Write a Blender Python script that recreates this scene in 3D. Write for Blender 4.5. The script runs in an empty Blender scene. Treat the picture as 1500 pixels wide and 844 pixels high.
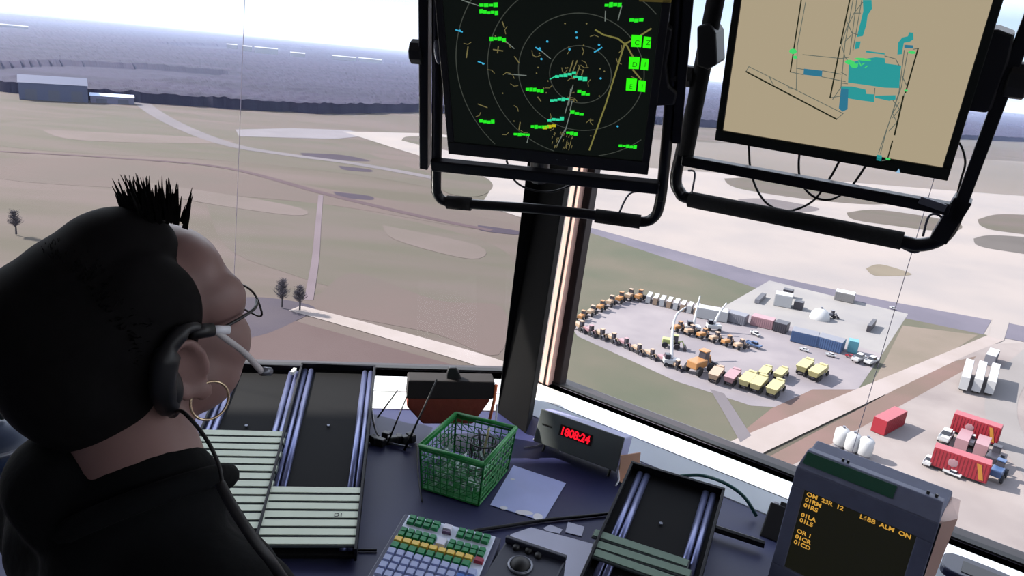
import bpy, math, random
from mathutils import Vector, Matrix, noise
from math import sin, cos, tan, atan, atan2, radians, degrees, pi, sqrt
random.seed(7)
V = Vector
COL = bpy.context.scene.collection

# ------------------------------------------------------------------ camera model (1500 x 844)
FPX = 1080.0
PITCH = atan(334.8/FPX); ROLL = radians(5.74)
CAM = V((0, 0, 1.8))
FW = V((0, cos(PITCH), -sin(PITCH))); U0 = V((0, sin(PITCH), cos(PITCH))); X0 = V((1, 0, 0))
XR = X0*cos(ROLL) + U0*sin(ROLL); UP = -X0*sin(ROLL) + U0*cos(ROLL)
def ray(x, y): return FW*FPX + XR*(x-750) - UP*(y-422)
def at_z(x, y, z):
    d = ray(x, y); return CAM + d*((z-CAM.z)/d.z)
def at_depth(x, y, dep):
    d = ray(x, y); return CAM + d*(dep/FPX)
GZ = -70.0
def G(x, y, dz=0.0):
    p = at_z(x, y, GZ); p.z += dz; return p

# ------------------------------------------------------------------ colour and materials
def lin(c):
    r = []
    for v in c[:3]:
        v = v/255.0
        r.append(v/12.92 if v <= 0.04045 else ((v+0.055)/1.055)**2.4)
    return tuple(r)
KX = 0.60
def sc(c, k): return tuple(min(1.0, v*k) for v in c)
def mat(name, rgb, rough=0.6, metal=0.0, var=0.12, scale=8.0, bump=0.0, spec=0.5, emis=None, es=1.0, k=1.0, stretch=None, rgb2=None, coat=0.0):
    m = bpy.data.materials.new(name); m.use_nodes = True
    nt = m.node_tree; b = nt.nodes['Principled BSDF']
    k = k*KX if k < .999 else k; c1 = sc(lin(rgb), k)
    c2 = sc(lin(rgb2), k) if rgb2 else tuple(max(0, v*(1-var)) for v in c1)
    tc = nt.nodes.new('ShaderNodeTexCoord'); nz = nt.nodes.new('ShaderNodeTexNoise')
    nz.inputs['Scale'].default_value = scale; nz.inputs['Detail'].default_value = 4
    mp = nt.nodes.new('ShaderNodeMapping')
    if stretch: mp.inputs['Scale'].default_value = stretch[:3]; mp.inputs['Rotation'].default_value = (0, 0, stretch[3] if len(stretch) > 3 else 0)
    nt.links.new(tc.outputs['Object'], mp.inputs['Vector']); nt.links.new(mp.outputs['Vector'], nz.inputs['Vector'])
    cr = nt.nodes.new('ShaderNodeValToRGB')
    cr.color_ramp.elements[0].position = 0.35; cr.color_ramp.elements[1].position = 0.65
    cr.color_ramp.elements[0].color = (*c2, 1); cr.color_ramp.elements[1].color = (*c1, 1)
    nt.links.new(nz.outputs['Fac'], cr.inputs['Fac']); nt.links.new(cr.outputs['Color'], b.inputs['Base Color'])
    b.inputs['Roughness'].default_value = rough; b.inputs['Metallic'].default_value = metal
    b.inputs['Specular IOR Level'].default_value = spec
    if coat: b.inputs['Coat Weight'].default_value = coat; b.inputs['Coat Roughness'].default_value = 0.12
    if bump:
        bp = nt.nodes.new('ShaderNodeBump'); bp.inputs['Strength'].default_value = bump; bp.inputs['Distance'].default_value = 0.01
        nt.links.new(nz.outputs['Fac'], bp.inputs['Height']); nt.links.new(bp.outputs['Normal'], b.inputs['Normal'])
    if emis:
        b.inputs['Emission Color'].default_value = (*lin(emis), 1); b.inputs['Emission Strength'].default_value = es
    return m
def emit(name, rgb, s=1.0):
    return mat(name, (4, 4, 4), 0.5, emis=rgb, es=s, spec=0.1)

# ------------------------------------------------------------------ mesh builder
class MB:
    def __init__(s): s.v = []; s.f = []
    def add(s, vs, fs):
        n = len(s.v); s.v += [V(p) for p in vs]; s.f += [tuple(i+n for i in f) for f in fs]; return s
    def box(s, c, d, M=None, taper=1.0, ty=None):
        ty = taper if ty is None else ty
        c = V(c); vs = []
        for z in (-1, 1):
            kx, ky = (1, 1) if z < 0 else (taper, ty)
            for x, y in ((-1, -1), (1, -1), (1, 1), (-1, 1)):
                vs.append(V((x*d[0]/2*kx, y*d[1]/2*ky, z*d[2]/2)))
        vs = [(c + (M @ p if M else p)) for p in vs]
        return s.add(vs, [(3, 2, 1, 0), (4, 5, 6, 7), (0, 1, 5, 4), (1, 2, 6, 5), (2, 3, 7, 6), (3, 0, 4, 7)])
    def hull8(s, bot, top):
        return s.add(list(bot)+list(top), [(3, 2, 1, 0), (4, 5, 6, 7), (0, 1, 5, 4), (1, 2, 6, 5), (2, 3, 7, 6), (3, 0, 4, 7)])
    def prism(s, poly, z0, z1):
        n = len(poly)
        a = sum(poly[i][0]*poly[(i+1) % n][1]-poly[(i+1) % n][0]*poly[i][1] for i in range(n))
        if a < 0: poly = poly[::-1]
        vs = [(p[0], p[1], z0) for p in poly]+[(p[0], p[1], z1) for p in poly]
        return s.add(vs, [tuple(range(n-1, -1, -1)), tuple(range(n, 2*n))]+[(i, (i+1) % n, n+(i+1) % n, n+i) for i in range(n)])
    def tube(s, pts, r, n=10, caps=True):
        pts = [V(p) for p in pts]; m = len(pts)
        rs = r if isinstance(r, (list, tuple)) else [r]*m
        t0 = (pts[1]-pts[0]).normalized()
        ref = V((0, 0, 1)) if abs(t0.z) < 0.9 else V((1, 0, 0))
        a = t0.cross(ref).normalized(); base = len(s.v); vs = []
        for i, p in enumerate(pts):
            t = (pts[min(i+1, m-1)]-pts[max(i-1, 0)]).normalized()
            a = (a - t*a.dot(t)).normalized(); b = t.cross(a)
            for k in range(n):
                an = 2*pi*k/n; vs.append(p+(a*cos(an)+b*sin(an))*rs[i])
        fs = [(i*n+k, i*n+(k+1) % n, (i+1)*n+(k+1) % n, (i+1)*n+k) for i in range(m-1) for k in range(n)]
        if caps: fs += [tuple(range(n-1, -1, -1)), tuple((m-1)*n+k for k in range(n))]
        return s.add(vs, fs)
    def ell(s, c, r, M=None, n=16, m=10):
        c = V(c); vs = []
        vs.append(V((0, 0, -1)))
        for j in range(1, m):
            ph = -pi/2+pi*j/m
            for i in range(n):
                vs.append(V((cos(ph)*cos(2*pi*i/n), cos(ph)*sin(2*pi*i/n), sin(ph))))
        vs.append(V((0, 0, 1)))
        if not isinstance(r, (tuple, list)): r = (r, r, r)
        vs = [V((p.x*r[0], p.y*r[1], p.z*r[2])) for p in vs]
        vs = [c+(M @ p if M else p) for p in vs]
        fs = [(0, 1+(i+1) % n, 1+i) for i in range(n)]
        for j in range(m-2):
            for i in range(n):
                a = 1+j*n+i; b = 1+j*n+(i+1) % n; fs.append((a, b, b+n, a+n))
        L = len(vs)-1; o = 1+(m-2)*n
        fs += [(o+i, o+(i+1) % n, L) for i in range(n)]
        return s.add(vs, fs)
    def limb(s, a, b, ra, rb, n=16):
        a = V(a); b = V(b); k = 6
        s.tube([a.lerp(b, i/k) for i in range(k+1)], [ra+(rb-ra)*i/k for i in range(k+1)], n)
        s.ell(a, ra, n=n); s.ell(b, rb, n=n); return s
    def torus(s, c, R_, r, M=None, n=28, m=8, a0=0, a1=2*pi):
        c = V(c); full = abs(a1-a0-2*pi) < 1e-6
        pts = []
        k = n if full else n+1
        for i in range(k):
            an = a0+(a1-a0)*i/n; e = V((cos(an), sin(an), 0))
            for j in range(m):
                bn = 2*pi*j/m; p = e*(R_+r*cos(bn))+V((0, 0, r*sin(bn)))
                pts.append(c+(M @ p if M else p))
        fs = []
        for i in range(k if full else k-1):
            for j in range(m):
                i2 = (i+1) % k; fs.append((i*m+j, i2*m+j, i2*m+(j+1) % m, i*m+(j+1) % m))
        return s.add(pts, fs)
    def mesh(s, name):
        me = bpy.data.meshes.new(name); me.from_pydata([tuple(p) for p in s.v], [], s.f); me.update(); return me
    def build(s, name, m, parent=None, smooth=False, bevel=0, seg=2):
        me = s.mesh(name); me.materials.append(m)
        if smooth:
            for p in me.polygons: p.use_smooth = True
        o = bpy.data.objects.new(name, me); COL.objects.link(o)
        if parent: o.parent = parent
        if bevel:
            b = o.modifiers.new('bevel', 'BEVEL'); b.width = bevel; b.segments = seg; b.limit_method = 'ANGLE'; b.angle_limit = radians(35)
        return o
def box(name, c, d, m, parent=None, bevel=0, M=None, taper=1.0): return MB().box(c, d, M, taper).build(name, m, parent, bevel=bevel)
def tag(o, label=None, cat=None, group=None, kind=None):
    if label: o['label'] = label
    if cat: o['category'] = cat
    if group: o['group'] = group
    if kind: o['kind'] = kind
    return o
def thing(name, label, cat, M=None, group=None):
    o = bpy.data.objects.new(name, None); COL.objects.link(o); o.empty_display_size = 0.1
    if M is not None: o.matrix_world = M
    return tag(o, label, cat, group)
def copy_tree(o, parent=None):
    kids = list(o.children); c = o.copy(); COL.objects.link(c)
    if parent: c.parent = parent
    for ch in kids: copy_tree(ch, c)
    return c
def frame(BL, BR, TL, TR):
    """matrix: x across, y up along the face, z out of the face; origin at the bottom centre"""
    o = (BL+BR)/2; t = (TL+TR)/2; x = (BR-BL).normalized(); y = (t-o); y = (y-x*y.dot(x)).normalized(); z = x.cross(y)
    M = Matrix((x, y, z)).transposed().to_4x4(); M.translation = o
    return M, (BR-BL).length, (t-o).length, (TR-TL).length
def frame_z(o, yaw):
    M = Matrix.Rotation(-yaw, 4, 'Z'); M.translation = o; return M
def remesh(mb, name, vox, m, parent=None, smooth_it=6, fac=0.5):
    me = mb.mesh(name+'_raw'); o = bpy.data.objects.new(name+'_raw', me); COL.objects.link(o)
    r = o.modifiers.new('r', 'REMESH'); r.mode = 'VOXEL'; r.voxel_size = vox
    if smooth_it:
        s = o.modifiers.new('s', 'SMOOTH'); s.factor = fac; s.iterations = smooth_it
    dg = bpy.context.evaluated_depsgraph_get(); me2 = bpy.data.meshes.new_from_object(o.evaluated_get(dg))
    bpy.data.objects.remove(o); me2.name = name
    me2.materials.clear(); me2.materials.append(m)
    for p in me2.polygons: p.use_smooth = True
    o2 = bpy.data.objects.new(name, me2); COL.objects.link(o2)
    if parent: o2.parent = parent
    return o2
def smooth_path(pts, k=6):
    pts = [V(p) for p in pts]; out = []
    for i in range(len(pts)-1):
        p0 = pts[max(i-1, 0)]; p1 = pts[i]; p2 = pts[i+1]; p3 = pts[min(i+2, len(pts)-1)]
        for j in range(k):
            t = j/k
            out.append(0.5*((2*p1)+(p2-p0)*t+(2*p0-5*p1+4*p2-p3)*t*t+(-p0+3*p1-3*p2+p3)*t**3))
    out.append(pts[-1]); return out

# ------------------------------------------------------------------ light: sky and sun
SUN_YAW = radians(-72); SUN_EL = radians(38)
sd = V((sin(SUN_YAW)*cos(SUN_EL), cos(SUN_YAW)*cos(SUN_EL), sin(SUN_EL)))
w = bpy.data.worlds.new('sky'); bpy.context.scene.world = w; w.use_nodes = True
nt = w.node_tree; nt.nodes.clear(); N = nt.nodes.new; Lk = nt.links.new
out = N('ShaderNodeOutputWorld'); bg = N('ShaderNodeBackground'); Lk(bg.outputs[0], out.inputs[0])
tc = N('ShaderNodeTexCoord'); sp = N('ShaderNodeSeparateXYZ'); Lk(tc.outputs['Generated'], sp.inputs[0])
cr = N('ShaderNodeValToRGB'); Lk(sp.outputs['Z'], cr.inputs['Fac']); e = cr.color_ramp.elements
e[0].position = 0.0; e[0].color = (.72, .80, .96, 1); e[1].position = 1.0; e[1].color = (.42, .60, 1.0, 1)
for p, c in ((0.03, (.80, .90, 1.02)), (0.09, (.66, .84, 1.05)), (0.15, (1.9, 2.0, 2.15)), (0.30, (2.3, 2.4, 2.6)), (0.55, (2.0, 2.15, 2.5)), (0.75, (1.1, 1.3, 1.7))):  # stops above the view brightened to light the cab interior
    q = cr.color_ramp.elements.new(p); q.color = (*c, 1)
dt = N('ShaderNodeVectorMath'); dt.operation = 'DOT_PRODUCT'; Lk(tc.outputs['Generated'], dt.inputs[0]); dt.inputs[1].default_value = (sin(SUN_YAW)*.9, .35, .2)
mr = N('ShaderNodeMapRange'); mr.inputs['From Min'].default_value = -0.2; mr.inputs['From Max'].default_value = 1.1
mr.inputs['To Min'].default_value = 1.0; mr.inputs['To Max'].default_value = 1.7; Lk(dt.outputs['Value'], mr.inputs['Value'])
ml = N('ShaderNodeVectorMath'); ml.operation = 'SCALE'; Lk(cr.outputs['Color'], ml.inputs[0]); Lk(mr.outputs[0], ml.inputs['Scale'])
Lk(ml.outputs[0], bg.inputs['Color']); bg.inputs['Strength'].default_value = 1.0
sun = bpy.data.lights.new('sun', 'SUN'); sun.energy = 16.0; sun.angle = radians(0.6); sun.color = (1.0, 0.93, 0.84)
so = bpy.data.objects.new('sun', sun); COL.objects.link(so); so.rotation_euler = (-sd).to_track_quat('-Z', 'Y').to_euler()

# ================================================================== OUTSIDE
KG = 0.40
def gmat(name, rgb, rgb2=None, scale=0.05, stretch=None, rough=0.95, k=KG):
    return mat(name, rgb, rough, rgb2=rgb2, scale=scale, stretch=stretch, k=k, spec=0.1)
m_field = gmat('winter_field', (180, 160, 154), (158, 148, 132), 0.008, (1, 4.5, 1, 0.15), k=.285)
gm_ = MB(); rad_ = [30*1.32**k for k in range(26)]; ns_ = 72
gm_.v = [V((0, 0, GZ))]+[V((r*cos(2*pi*i/ns_), r*sin(2*pi*i/ns_), GZ)) for r in rad_ for i in range(ns_)]
gm_.f = [(0, 1+i, 1+(i+1) % ns_) for i in range(ns_)]+[(1+j*ns_+i, 1+(j+1)*ns_+i, 1+(j+1)*ns_+(i+1) % ns_, 1+j*ns_+(i+1) % ns_) for j in range(len(rad_)-1) for i in range(ns_)]
gm_.build('ground', m_field)
bpy.data.objects['ground']['kind'] = 'structure'
_lift = [0.03]
def patch(name, px, m, kind='structure', label=None, cat=None, smooth=False):
    _lift[0] += 0.007
    pts = [G(x, y, _lift[0]) for x, y in px]
    if smooth: pts = smooth_path(pts+[pts[0]], 5)[:-1]
    pts = [V(p) for p in pts]
    a = sum(pts[i].x*pts[(i+1) % len(pts)].y-pts[(i+1) % len(pts)].x*pts[i].y for i in range(len(pts)))
    if a < 0: pts = pts[::-1]
    o = MB().add(pts, [tuple(range(len(pts)))]).build(name, m); o['kind'] = kind
    return o
def strip(name, px, wid, m):
    _lift[0] += 0.007
    c = smooth_path([G(x, y, _lift[0]) for x, y in px], 6)
    ws = wid if isinstance(wid, (list, tuple)) else [wid]*len(px)
    vs = []; n = len(c)
    for i, p in enumerate(c):
        t = (c[min(i+1, n-1)]-c[max(i-1, 0)]); t.z = 0; t.normalize(); s_ = V((-t.y, t.x, 0))
        f_ = i/(n-1)*(len(ws)-1); j = min(int(f_), len(ws)-2) if len(ws) > 1 else 0
        ww = ws[j]+(ws[j+1]-ws[j])*(f_-j) if len(ws) > 1 else ws[0]
        vs += [p+s_*ww/2, p-s_*ww/2]
    o = MB().add(vs, [(2*i+1, 2*i+3, 2*i+2, 2*i) for i in range(n-1)]).build(name, m); o['kind'] = 'structure'; return o
m_grass = gmat('grass_green', (128, 131, 112), (148, 140, 124), 0.03, k=.43)
m_grass2 = gmat('grass_dull', (158, 151, 134), (172, 156, 148), 0.012, (1, 4, 1, .1), k=.29)
m_conc = gmat('concrete', (219, 206, 200), (203, 194, 192), 0.02, k=.46)
m_conc2 = gmat('concrete_pad', (200, 195, 192), (184, 180, 182), 0.05, k=.52)
m_asph = gmat('asphalt', (138, 132, 146), (122, 118, 132), 0.04, k=.6)
m_road = gmat('dirt_road', (208, 194, 190), (196, 182, 176), 0.08, k=.54)
m_grav = gmat('gravel_yard', (186, 177, 180), (166, 158, 164), 0.06, k=.58)
m_grav2 = gmat('gravel_yard_pale', (196, 184, 180), (172, 160, 158), 0.05, k=.54)
m_brown = gmat('bare_earth', (150, 122, 116), (134, 116, 106), 0.05, k=.62)
m_pink = gmat('reddish_earth', (176, 154, 148), (168, 152, 144), 0.02, k=.285)
m_lav = gmat('pale_track', (184, 174, 180), (172, 164, 170), 0.03, k=.34)
m_dark = gmat('dark_ground', (104, 96, 112), (122, 112, 122), 0.03)

patch('field_green', [(0, 180), (200, 172), (430, 196), (600, 245), (760, 300), (560, 262), (330, 236), (0, 214)], m_grass2, smooth=True)
patch('field_green', [(300, 290), (480, 300), (700, 350), (760, 400), (740, 470), (560, 440), (420, 400), (330, 360)], m_grass2, smooth=True)
patch('field_reddish', [(0, 232), (220, 236), (520, 284), (760, 330), (700, 336), (480, 300), (250, 280), (0, 262)], m_pink, smooth=True)
patch('field_reddish', [(470, 430), (520, 400), (640, 440), (735, 450), (730, 520), (640, 490), (540, 470), (430, 448)], m_pink, smooth=True)
patch('bare_earth_patch', [(-60, 470), (370, 474), (430, 470), (700, 545), (700, 600), (-60, 600)], gmat('earth_mauve', (146, 122, 120), (156, 134, 132), .03, k=.33))
patch('dark_patch', [(300, 450), (360, 436), (420, 440), (462, 452), (430, 472), (380, 492), (310, 500)], m_dark, smooth=True)  # darker patch of ground near the bare trees
for q_ in ([(440, 224), (500, 227), (542, 236), (500, 235), (450, 230)], [(496, 243), (540, 248), (542, 252), (505, 249)], [(488, 281), (540, 287), (544, 293), (500, 289)], [(700, 330), (756, 338), (756, 344), (705, 338)]):
    patch('dark_patch', q_, gmat('violet_scrub', (118, 104, 124), k=.3), smooth=True)
for q_ in ([(60, 190), (300, 202), (330, 210), (120, 206)], [(180, 262), (420, 300), (430, 316), (260, 290)], [(560, 330), (700, 360), (690, 380), (580, 352)]):
    patch('field_streak', q_, gmat('pale_streak', (190, 170, 166), (176, 160, 152), .02, k=.3), smooth=True)
strip('ditch', [(0, 222), (160, 231), (330, 246), (480, 285), (620, 318), (720, 338)], [3, 4, 5, 5, 4], gmat('ditch', (134, 112, 118)))
strip('perimeter_road', [(196, 140), (222, 162), (270, 188), (340, 213), (430, 228), (520, 240), (640, 262), (760, 290)], [14, 13, 12, 9, 9, 8], m_lav)
strip('farm_track', [(432, 452), (500, 470), (600, 498), (690, 524), (760, 548)], [5, 6, 7, 7], m_road)
strip('track_branch', [(470, 286), (466, 330), (462, 380), (452, 440)], [2.2, 2.4, 2.6], gmat('worn_track', (170, 152, 160)))
patch('taxiway', [(345, 190), (430, 188), (512, 191), (540, 199), (490, 204), (350, 200)], gmat('taxiway_grey', (190, 182, 190)))
patch('taxiway_pale', [(502, 193), (560, 194), (640, 196), (760, 214), (1000, 240), (1500, 262), (1500, 240), (1560, 250), (1560, 560), (1400, 500), (1120, 408), (868, 336), (760, 318), (705, 300), (720, 276), (690, 254), (640, 236), (580, 218)], m_conc)
patch('grass_island', [(588, 206), (600, 200), (660, 202), (720, 214), (740, 228), (690, 226), (630, 216)], m_grass2, smooth=True)
patch('grass_island', [(640, 246), (700, 256), (722, 272), (700, 288), (650, 280)], m_grass2, smooth=True)
patch('grass_field_far', [(760, 190), (980, 206), (1100, 212), (1320, 228), (1560, 240), (1560, 292), (1400, 280), (1180, 262), (1000, 250), (880, 240), (760, 216)], gmat('far_field', (182, 168, 160), (166, 156, 148), .004))
patch('grass_island', [(1060, 262), (1140, 262), (1300, 292), (1280, 300), (1180, 292), (1080, 276)], m_grass2, smooth=True)
patch('grass_island', [(1080, 292), (1130, 292), (1200, 306), (1160, 312), (1100, 304)], gmat('isl_mauve', (164, 154, 156)), smooth=True)
patch('grass_island', [(1240, 312), (1290, 308), (1400, 326), (1392, 340), (1300, 330), (1250, 322)], m_grass2, smooth=True)
patch('grass_island', [(1432, 322), (1470, 314), (1560, 322), (1570, 348), (1470, 340), (1438, 332)], m_grass2, smooth=True)
patch('grass_island', [(1426, 350), (1460, 345), (1560, 356), (1560, 378), (1470, 368), (1432, 360)], gmat('isl_dark', (146, 138, 134)), smooth=True)
patch('field_beyond_apron', [(1360, 196), (1560, 214), (1560, 226), (1360, 210)], m_grass2)
patch('worn_patch', [(1268, 394), (1290, 388), (1335, 402), (1310, 405), (1280, 404)], gmat('worn', (184, 170, 150)), smooth=True)
patch('grass_verge', [(775, 312), (868, 337), (1120, 410), (1446, 492), (1290, 575), (1085, 640), (1085, 720), (745, 640)], m_grass)
patch('service_road', [(840, 332), (868, 335), (1120, 403), (1300, 442), (1452, 470), (1440, 491), (1300, 462), (1110, 424), (868, 343), (838, 338)], m_asph)
patch('service_road', [(1476, 474), (1560, 492), (1560, 514), (1470, 496)], m_asph)
patch('concrete_pad', [(1050, 456), (1127, 412), (1330, 461), (1292, 520), (1180, 487)], m_conc2)
patch('gravel_yard', [(838, 482), (852, 462), (920, 431), (1060, 452), (1160, 480), (1292, 520), (1248, 584), (1190, 574), (1170, 600), (1100, 596), (990, 560), (846, 494)], m_grav, smooth=False)
patch('brown_field', [(1296, 530), (1322, 478), (1432, 492), (1300, 574), (1262, 588)], gmat('brown_grass', (150, 138, 124), (164, 148, 136), .05, k=.56))
patch('grass_patch', [(1130, 600), (1190, 572), (1262, 572), (1230, 606), (1080, 640)], m_brown)
patch('yard_apron', [(1040, 742), (1085, 690), (1250, 622), (1340, 540), (1452, 505), (1600, 500), (1700, 1000), (1100, 900)], m_grav2)
patch('earth_bank', [(1090, 690), (1260, 600), (1380, 535), (1430, 523), (1410, 545), (1290, 612), (1130, 700)], m_brown)
patch('dirt_road', [(1084, 642), (1452, 490), (1470, 500), (1420, 520), (1120, 664), (1020, 740), (980, 690)], m_road)
patch('track_gap', [(1448, 494), (1454, 468), (1478, 473), (1470, 500)], m_conc)
patch('side_track', [(1040, 572), (1060, 578), (1100, 640), (1084, 650), (1062, 610)], m_lav)
strip('curved_road', [(1520, 520), (1478, 560), (1466, 610), (1500, 670), (1560, 740)], [8, 7, 7, 8], gmat('curved', (208, 200, 198)))
0 and strip('tyre_track', [(1300, 590), (1270, 612), (1180, 640), (1120, 668)], [2, 2, 2], m_conc2)

# ---- woods: a canopy of crowns nobody could count
def edge_px(x):
    pts = [(-700, 90), (-200, 122), (0, 134), (120, 146), (200, 150), (345, 160), (480, 167), (620, 164), (760, 172), (960, 182), (1200, 196), (1500, 208), (2000, 250)]
    for (a, ya), (b, yb) in zip(pts, pts[1:]):
        if a <= x <= b: return ya+(yb-ya)*(x-a)/(b-a)
m_wood = gmat('bare_winter_wood', (104, 92, 132), (74, 68, 104), 0.004, (1, 3.5, 1, .1), k=.25)
cols = []
x = -600
while x < 1900:
    p = G(x, edge_px(x)); cols.append((atan2(p.x, p.y), sqrt(p.x**2+p.y**2))); x += 3.2
vs = []; rows = 105; nc = len(cols)
for j in range(rows):
    for i, (ya, r0) in enumerate(cols):
        t = max(0, j-1)/(rows-2); r = r0*((14000/r0)**(t**1.15))
        r += 10*noise.noise(V((ya*60, 0, 0)))
        xx = r*sin(ya); yy = r*cos(ya)
        cell = noise.voronoi(V((xx/11, yy/11, 0)))[0][0]
        big = noise.noise(V((xx/900, yy/900, 3)))
        h = 10+3.5*big+2.6*(1-min(1, cell*1.3)) + max(0, (r-2500)/11500)*22*(0.5+noise.noise(V((xx/2500, yy/2500, 9))))
        cl = noise.noise(V((xx/340+5, yy/700, 1)))
        if j > 6 and cl > 0.36: h *= 0.25
        if j == 0: h = -0.5
        vs.append((xx, yy, GZ+h))
fs = [(j*nc+i, j*nc+i+1, (j+1)*nc+i+1, (j+1)*nc+i) for j in range(rows-1) for i in range(nc-1)]
wood = MB(); wood.v = [V(p) for p in vs]; wood.f = [f[::-1] for f in fs]
tag(wood.build('woodland', m_wood), 'wide bare winter woodland stretching to the horizon', 'woods', kind='stuff')

# ---- far haze
hz = MB().hull8([(-16000, 420, GZ-1), (16000, 420, GZ-1), (16000, 16000, GZ-1), (-16000, 16000, GZ-1)], [(-16000, 420, 60), (16000, 420, 60), (16000, 16000, 60), (-16000, 16000, 60)])
HAZE = True
if HAZE:
    m = bpy.data.materials.new('haze'); m.use_nodes = True; t = m.node_tree; t.nodes.clear()
    o_ = t.nodes.new('ShaderNodeOutputMaterial'); vsn = t.nodes.new('ShaderNodeVolumeScatter')
    vsn.inputs['Color'].default_value = (0.50, 0.62, 1.0, 1); vsn.inputs['Density'].default_value = 0.7e-4; vsn.inputs['Anisotropy'].default_value = 0.2
    t.links.new(vsn.outputs[0], o_.inputs['Volume']); ho = hz.build('haze', m); ho['kind'] = 'structure'

# ---- far buildings
def building(name, label, p, wdt, dep, h, wallm, roofm, yaw=None, gable=0.0):
    b = G(*p); yaw = atan2(b.x, b.y) if yaw is None else yaw
    t = thing(name, label, 'building', frame_z(b, yaw))
    box('wall', (0, 0, h/2), (wdt, dep, h), wallm, t)
    r = MB(); g = gable
    r.add([(-wdt/2-.5, -dep/2-.5, h), (wdt/2+.5, -dep/2-.5, h), (wdt/2+.5, dep/2+.5, h), (-wdt/2-.5, dep/2+.5, h), (-wdt/2-.5, 0, h+g+.6), (wdt/2+.5, 0, h+g+.6)],
          [(3, 2, 1, 0), (0, 1, 5, 4), (2, 3, 4, 5), (1, 2, 5), (3, 0, 4)])
    r.build('roof', roofm, t)
    d = MB(); nb = max(2, int(wdt/14))
    for i in range(nb):
        d.box(((i+.5)/nb*wdt-wdt/2, -dep/2-.1, h*.33), (wdt/nb*.5, .2, h*.6))
    if name != 'warehouse': d.build('bay_doors', m_bdoor, t)
    return t
m_bdoor = mat('bay_door_paint', (96, 100, 122), .5, k=.55); m_bwhite = mat('white_cladding', (238, 238, 240), .5, k=.45); m_bblue = mat('blue_grey_cladding', (88, 98, 140), .6, k=.55)
m_broof = mat('grey_roof_sheet', (122, 124, 156), .5, k=.55)
building('hangar', 'large blue-grey hangar at the edge of the far woods', (80, 146), 50, 26, 14, m_bblue, m_broof, gable=5)
building('storage_building', 'long low dark building with a pale roof beside the hangar', (165, 151), 34, 12, 6, mat('dark_cladding', (78, 78, 100)), mat('pale_roof', (170, 182, 206)), gable=1.5)
for i, (x, y, wd, hh, lb) in enumerate(((340, 76, 34, 10, 'small white building far off at the left end of the distant town'), (362, 80, 30, 12, 'white block on the horizon, second from the left of the distant town'),
        (390, 84, 70, 14, 'largest bright white warehouse in the distant town'), (436, 88, 46, 8, 'low white warehouse right of the brightest one in the distant town'),
        (504, 93, 80, 8, 'long white warehouse far off, left one of the pair near the display'), (542, 96, 80, 8, 'long white warehouse far off, right one of the pair near the display'),
        (10, 45, 120, 4, 'pale low building on the horizon at the far left'))):
    t = building('warehouse', lb, (x, y), wd, 24, hh+14, m_bwhite, m_bwhite, gable=2)

# ---- field trees
m_bark = mat('bark', (84, 76, 84), .9, k=.55); m_twig = mat('twigs', (112, 104, 116), .9, k=.55)
def tree(p, h, label, seed):
    rnd = random.Random(seed); t = thing('tree', label, 'tree', frame_z(G(p[0], p[1], .42), 0), 'bare trees by the farm track')
    MB().tube([(0, 0, 0), (.1, 0, h*.3), (0, .1, h*.6), (0, 0, h*.95)], [h*.035, h*.026, h*.015, h*.004], 8).build('trunk', m_bark, t)
    b = MB()
    for i in range(150):
        z0 = h*rnd.uniform(.25, .8); a = rnd.uniform(0, 2*pi); L = h*rnd.uniform(.2, .42)*(1.15-z0/h)
        d = V((cos(a), sin(a), rnd.uniform(.35, 1.1))).normalized(); p0 = V((0, 0, z0)); p1 = p0+d*L
        b.tube([p0, p0.lerp(p1, .5)+V((0, 0, L*.06)), p1], [h*.008, h*.005, h*.002], 4)
        for k in range(5):
            q = p0.lerp(p1, rnd.uniform(.4, 1)); e_ = q+V((rnd.uniform(-1, 1), rnd.uniform(-1, 1), rnd.uniform(.1, 1)))*h*.09
            b.tube([q, e_], [h*.005, h*.002], 3)
    b.build('branches', m_twig, t)
tree((413, 452), 9, 'bare tree at the end of the farm track, left one of the pair', 1)
tree((439, 456), 8, 'bare tree at the end of the farm track, right one of the pair', 2)
tree((24, 345), 9, 'bare tree in the field at the left edge, just behind the head', 3)

# ---- vehicles and plant
P = lambda n, c, r=.45: mat(n, c, r, var=.1, k=.55)
m_yel = P('pale_yellow_paint', (226, 214, 150)); m_org = P('orange_paint', (222, 158, 96)); m_tan = P('tan_paint', (224, 190, 160)); m_red = P('red_paint', (196, 44, 62)); m_redroof = P('faded_red', (206, 92, 104))
m_wht = P('white_paint', (240, 240, 242)); m_tyre = P('tyre_rubber', (40, 38, 46), .9); m_stl = P('dark_steel', (70, 66, 78)); m_blu = P('blue_paint', (86, 118, 170)); m_gls = P('vehicle_glass', (36, 42, 58), .15)
m_pnk = P('pale_pink_paint', (206, 158, 166)); m_lyl = P('lime_paint', (214, 222, 140)); m_gry = P('grey_paint', (150, 150, 162)); m_amb = P('amber_stripe', (232, 160, 60)); m_teal = P('teal_paint', (110, 190, 210))
WHEELS = {}
def wheel(t, x, y, r, wdt):
    key = (round(r, 2), round(wdt, 2))
    if key not in WHEELS:
        me = MB().tube([(0, -wdt/2, 0), (0, -wdt*.4, 0), (0, wdt*.4, 0), (0, wdt/2, 0)], [r*.86, r, r, r*.86], 14).mesh('wheel'); me.materials.append(m_tyre); WHEELS[key] = me
    o = bpy.data.objects.new('wheel', WHEELS[key]); COL.objects.link(o); o.parent = t; o.location = (x, y, r)
def span(p1, p2):
    a = G(*p1); b = G(*p2); c = (a+b)/2; d = b-a; c.z += .42
    M = Matrix.Rotation(atan2(d.y, d.x), 4, 'Z'); M.translation = c; return M, d.length
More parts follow.
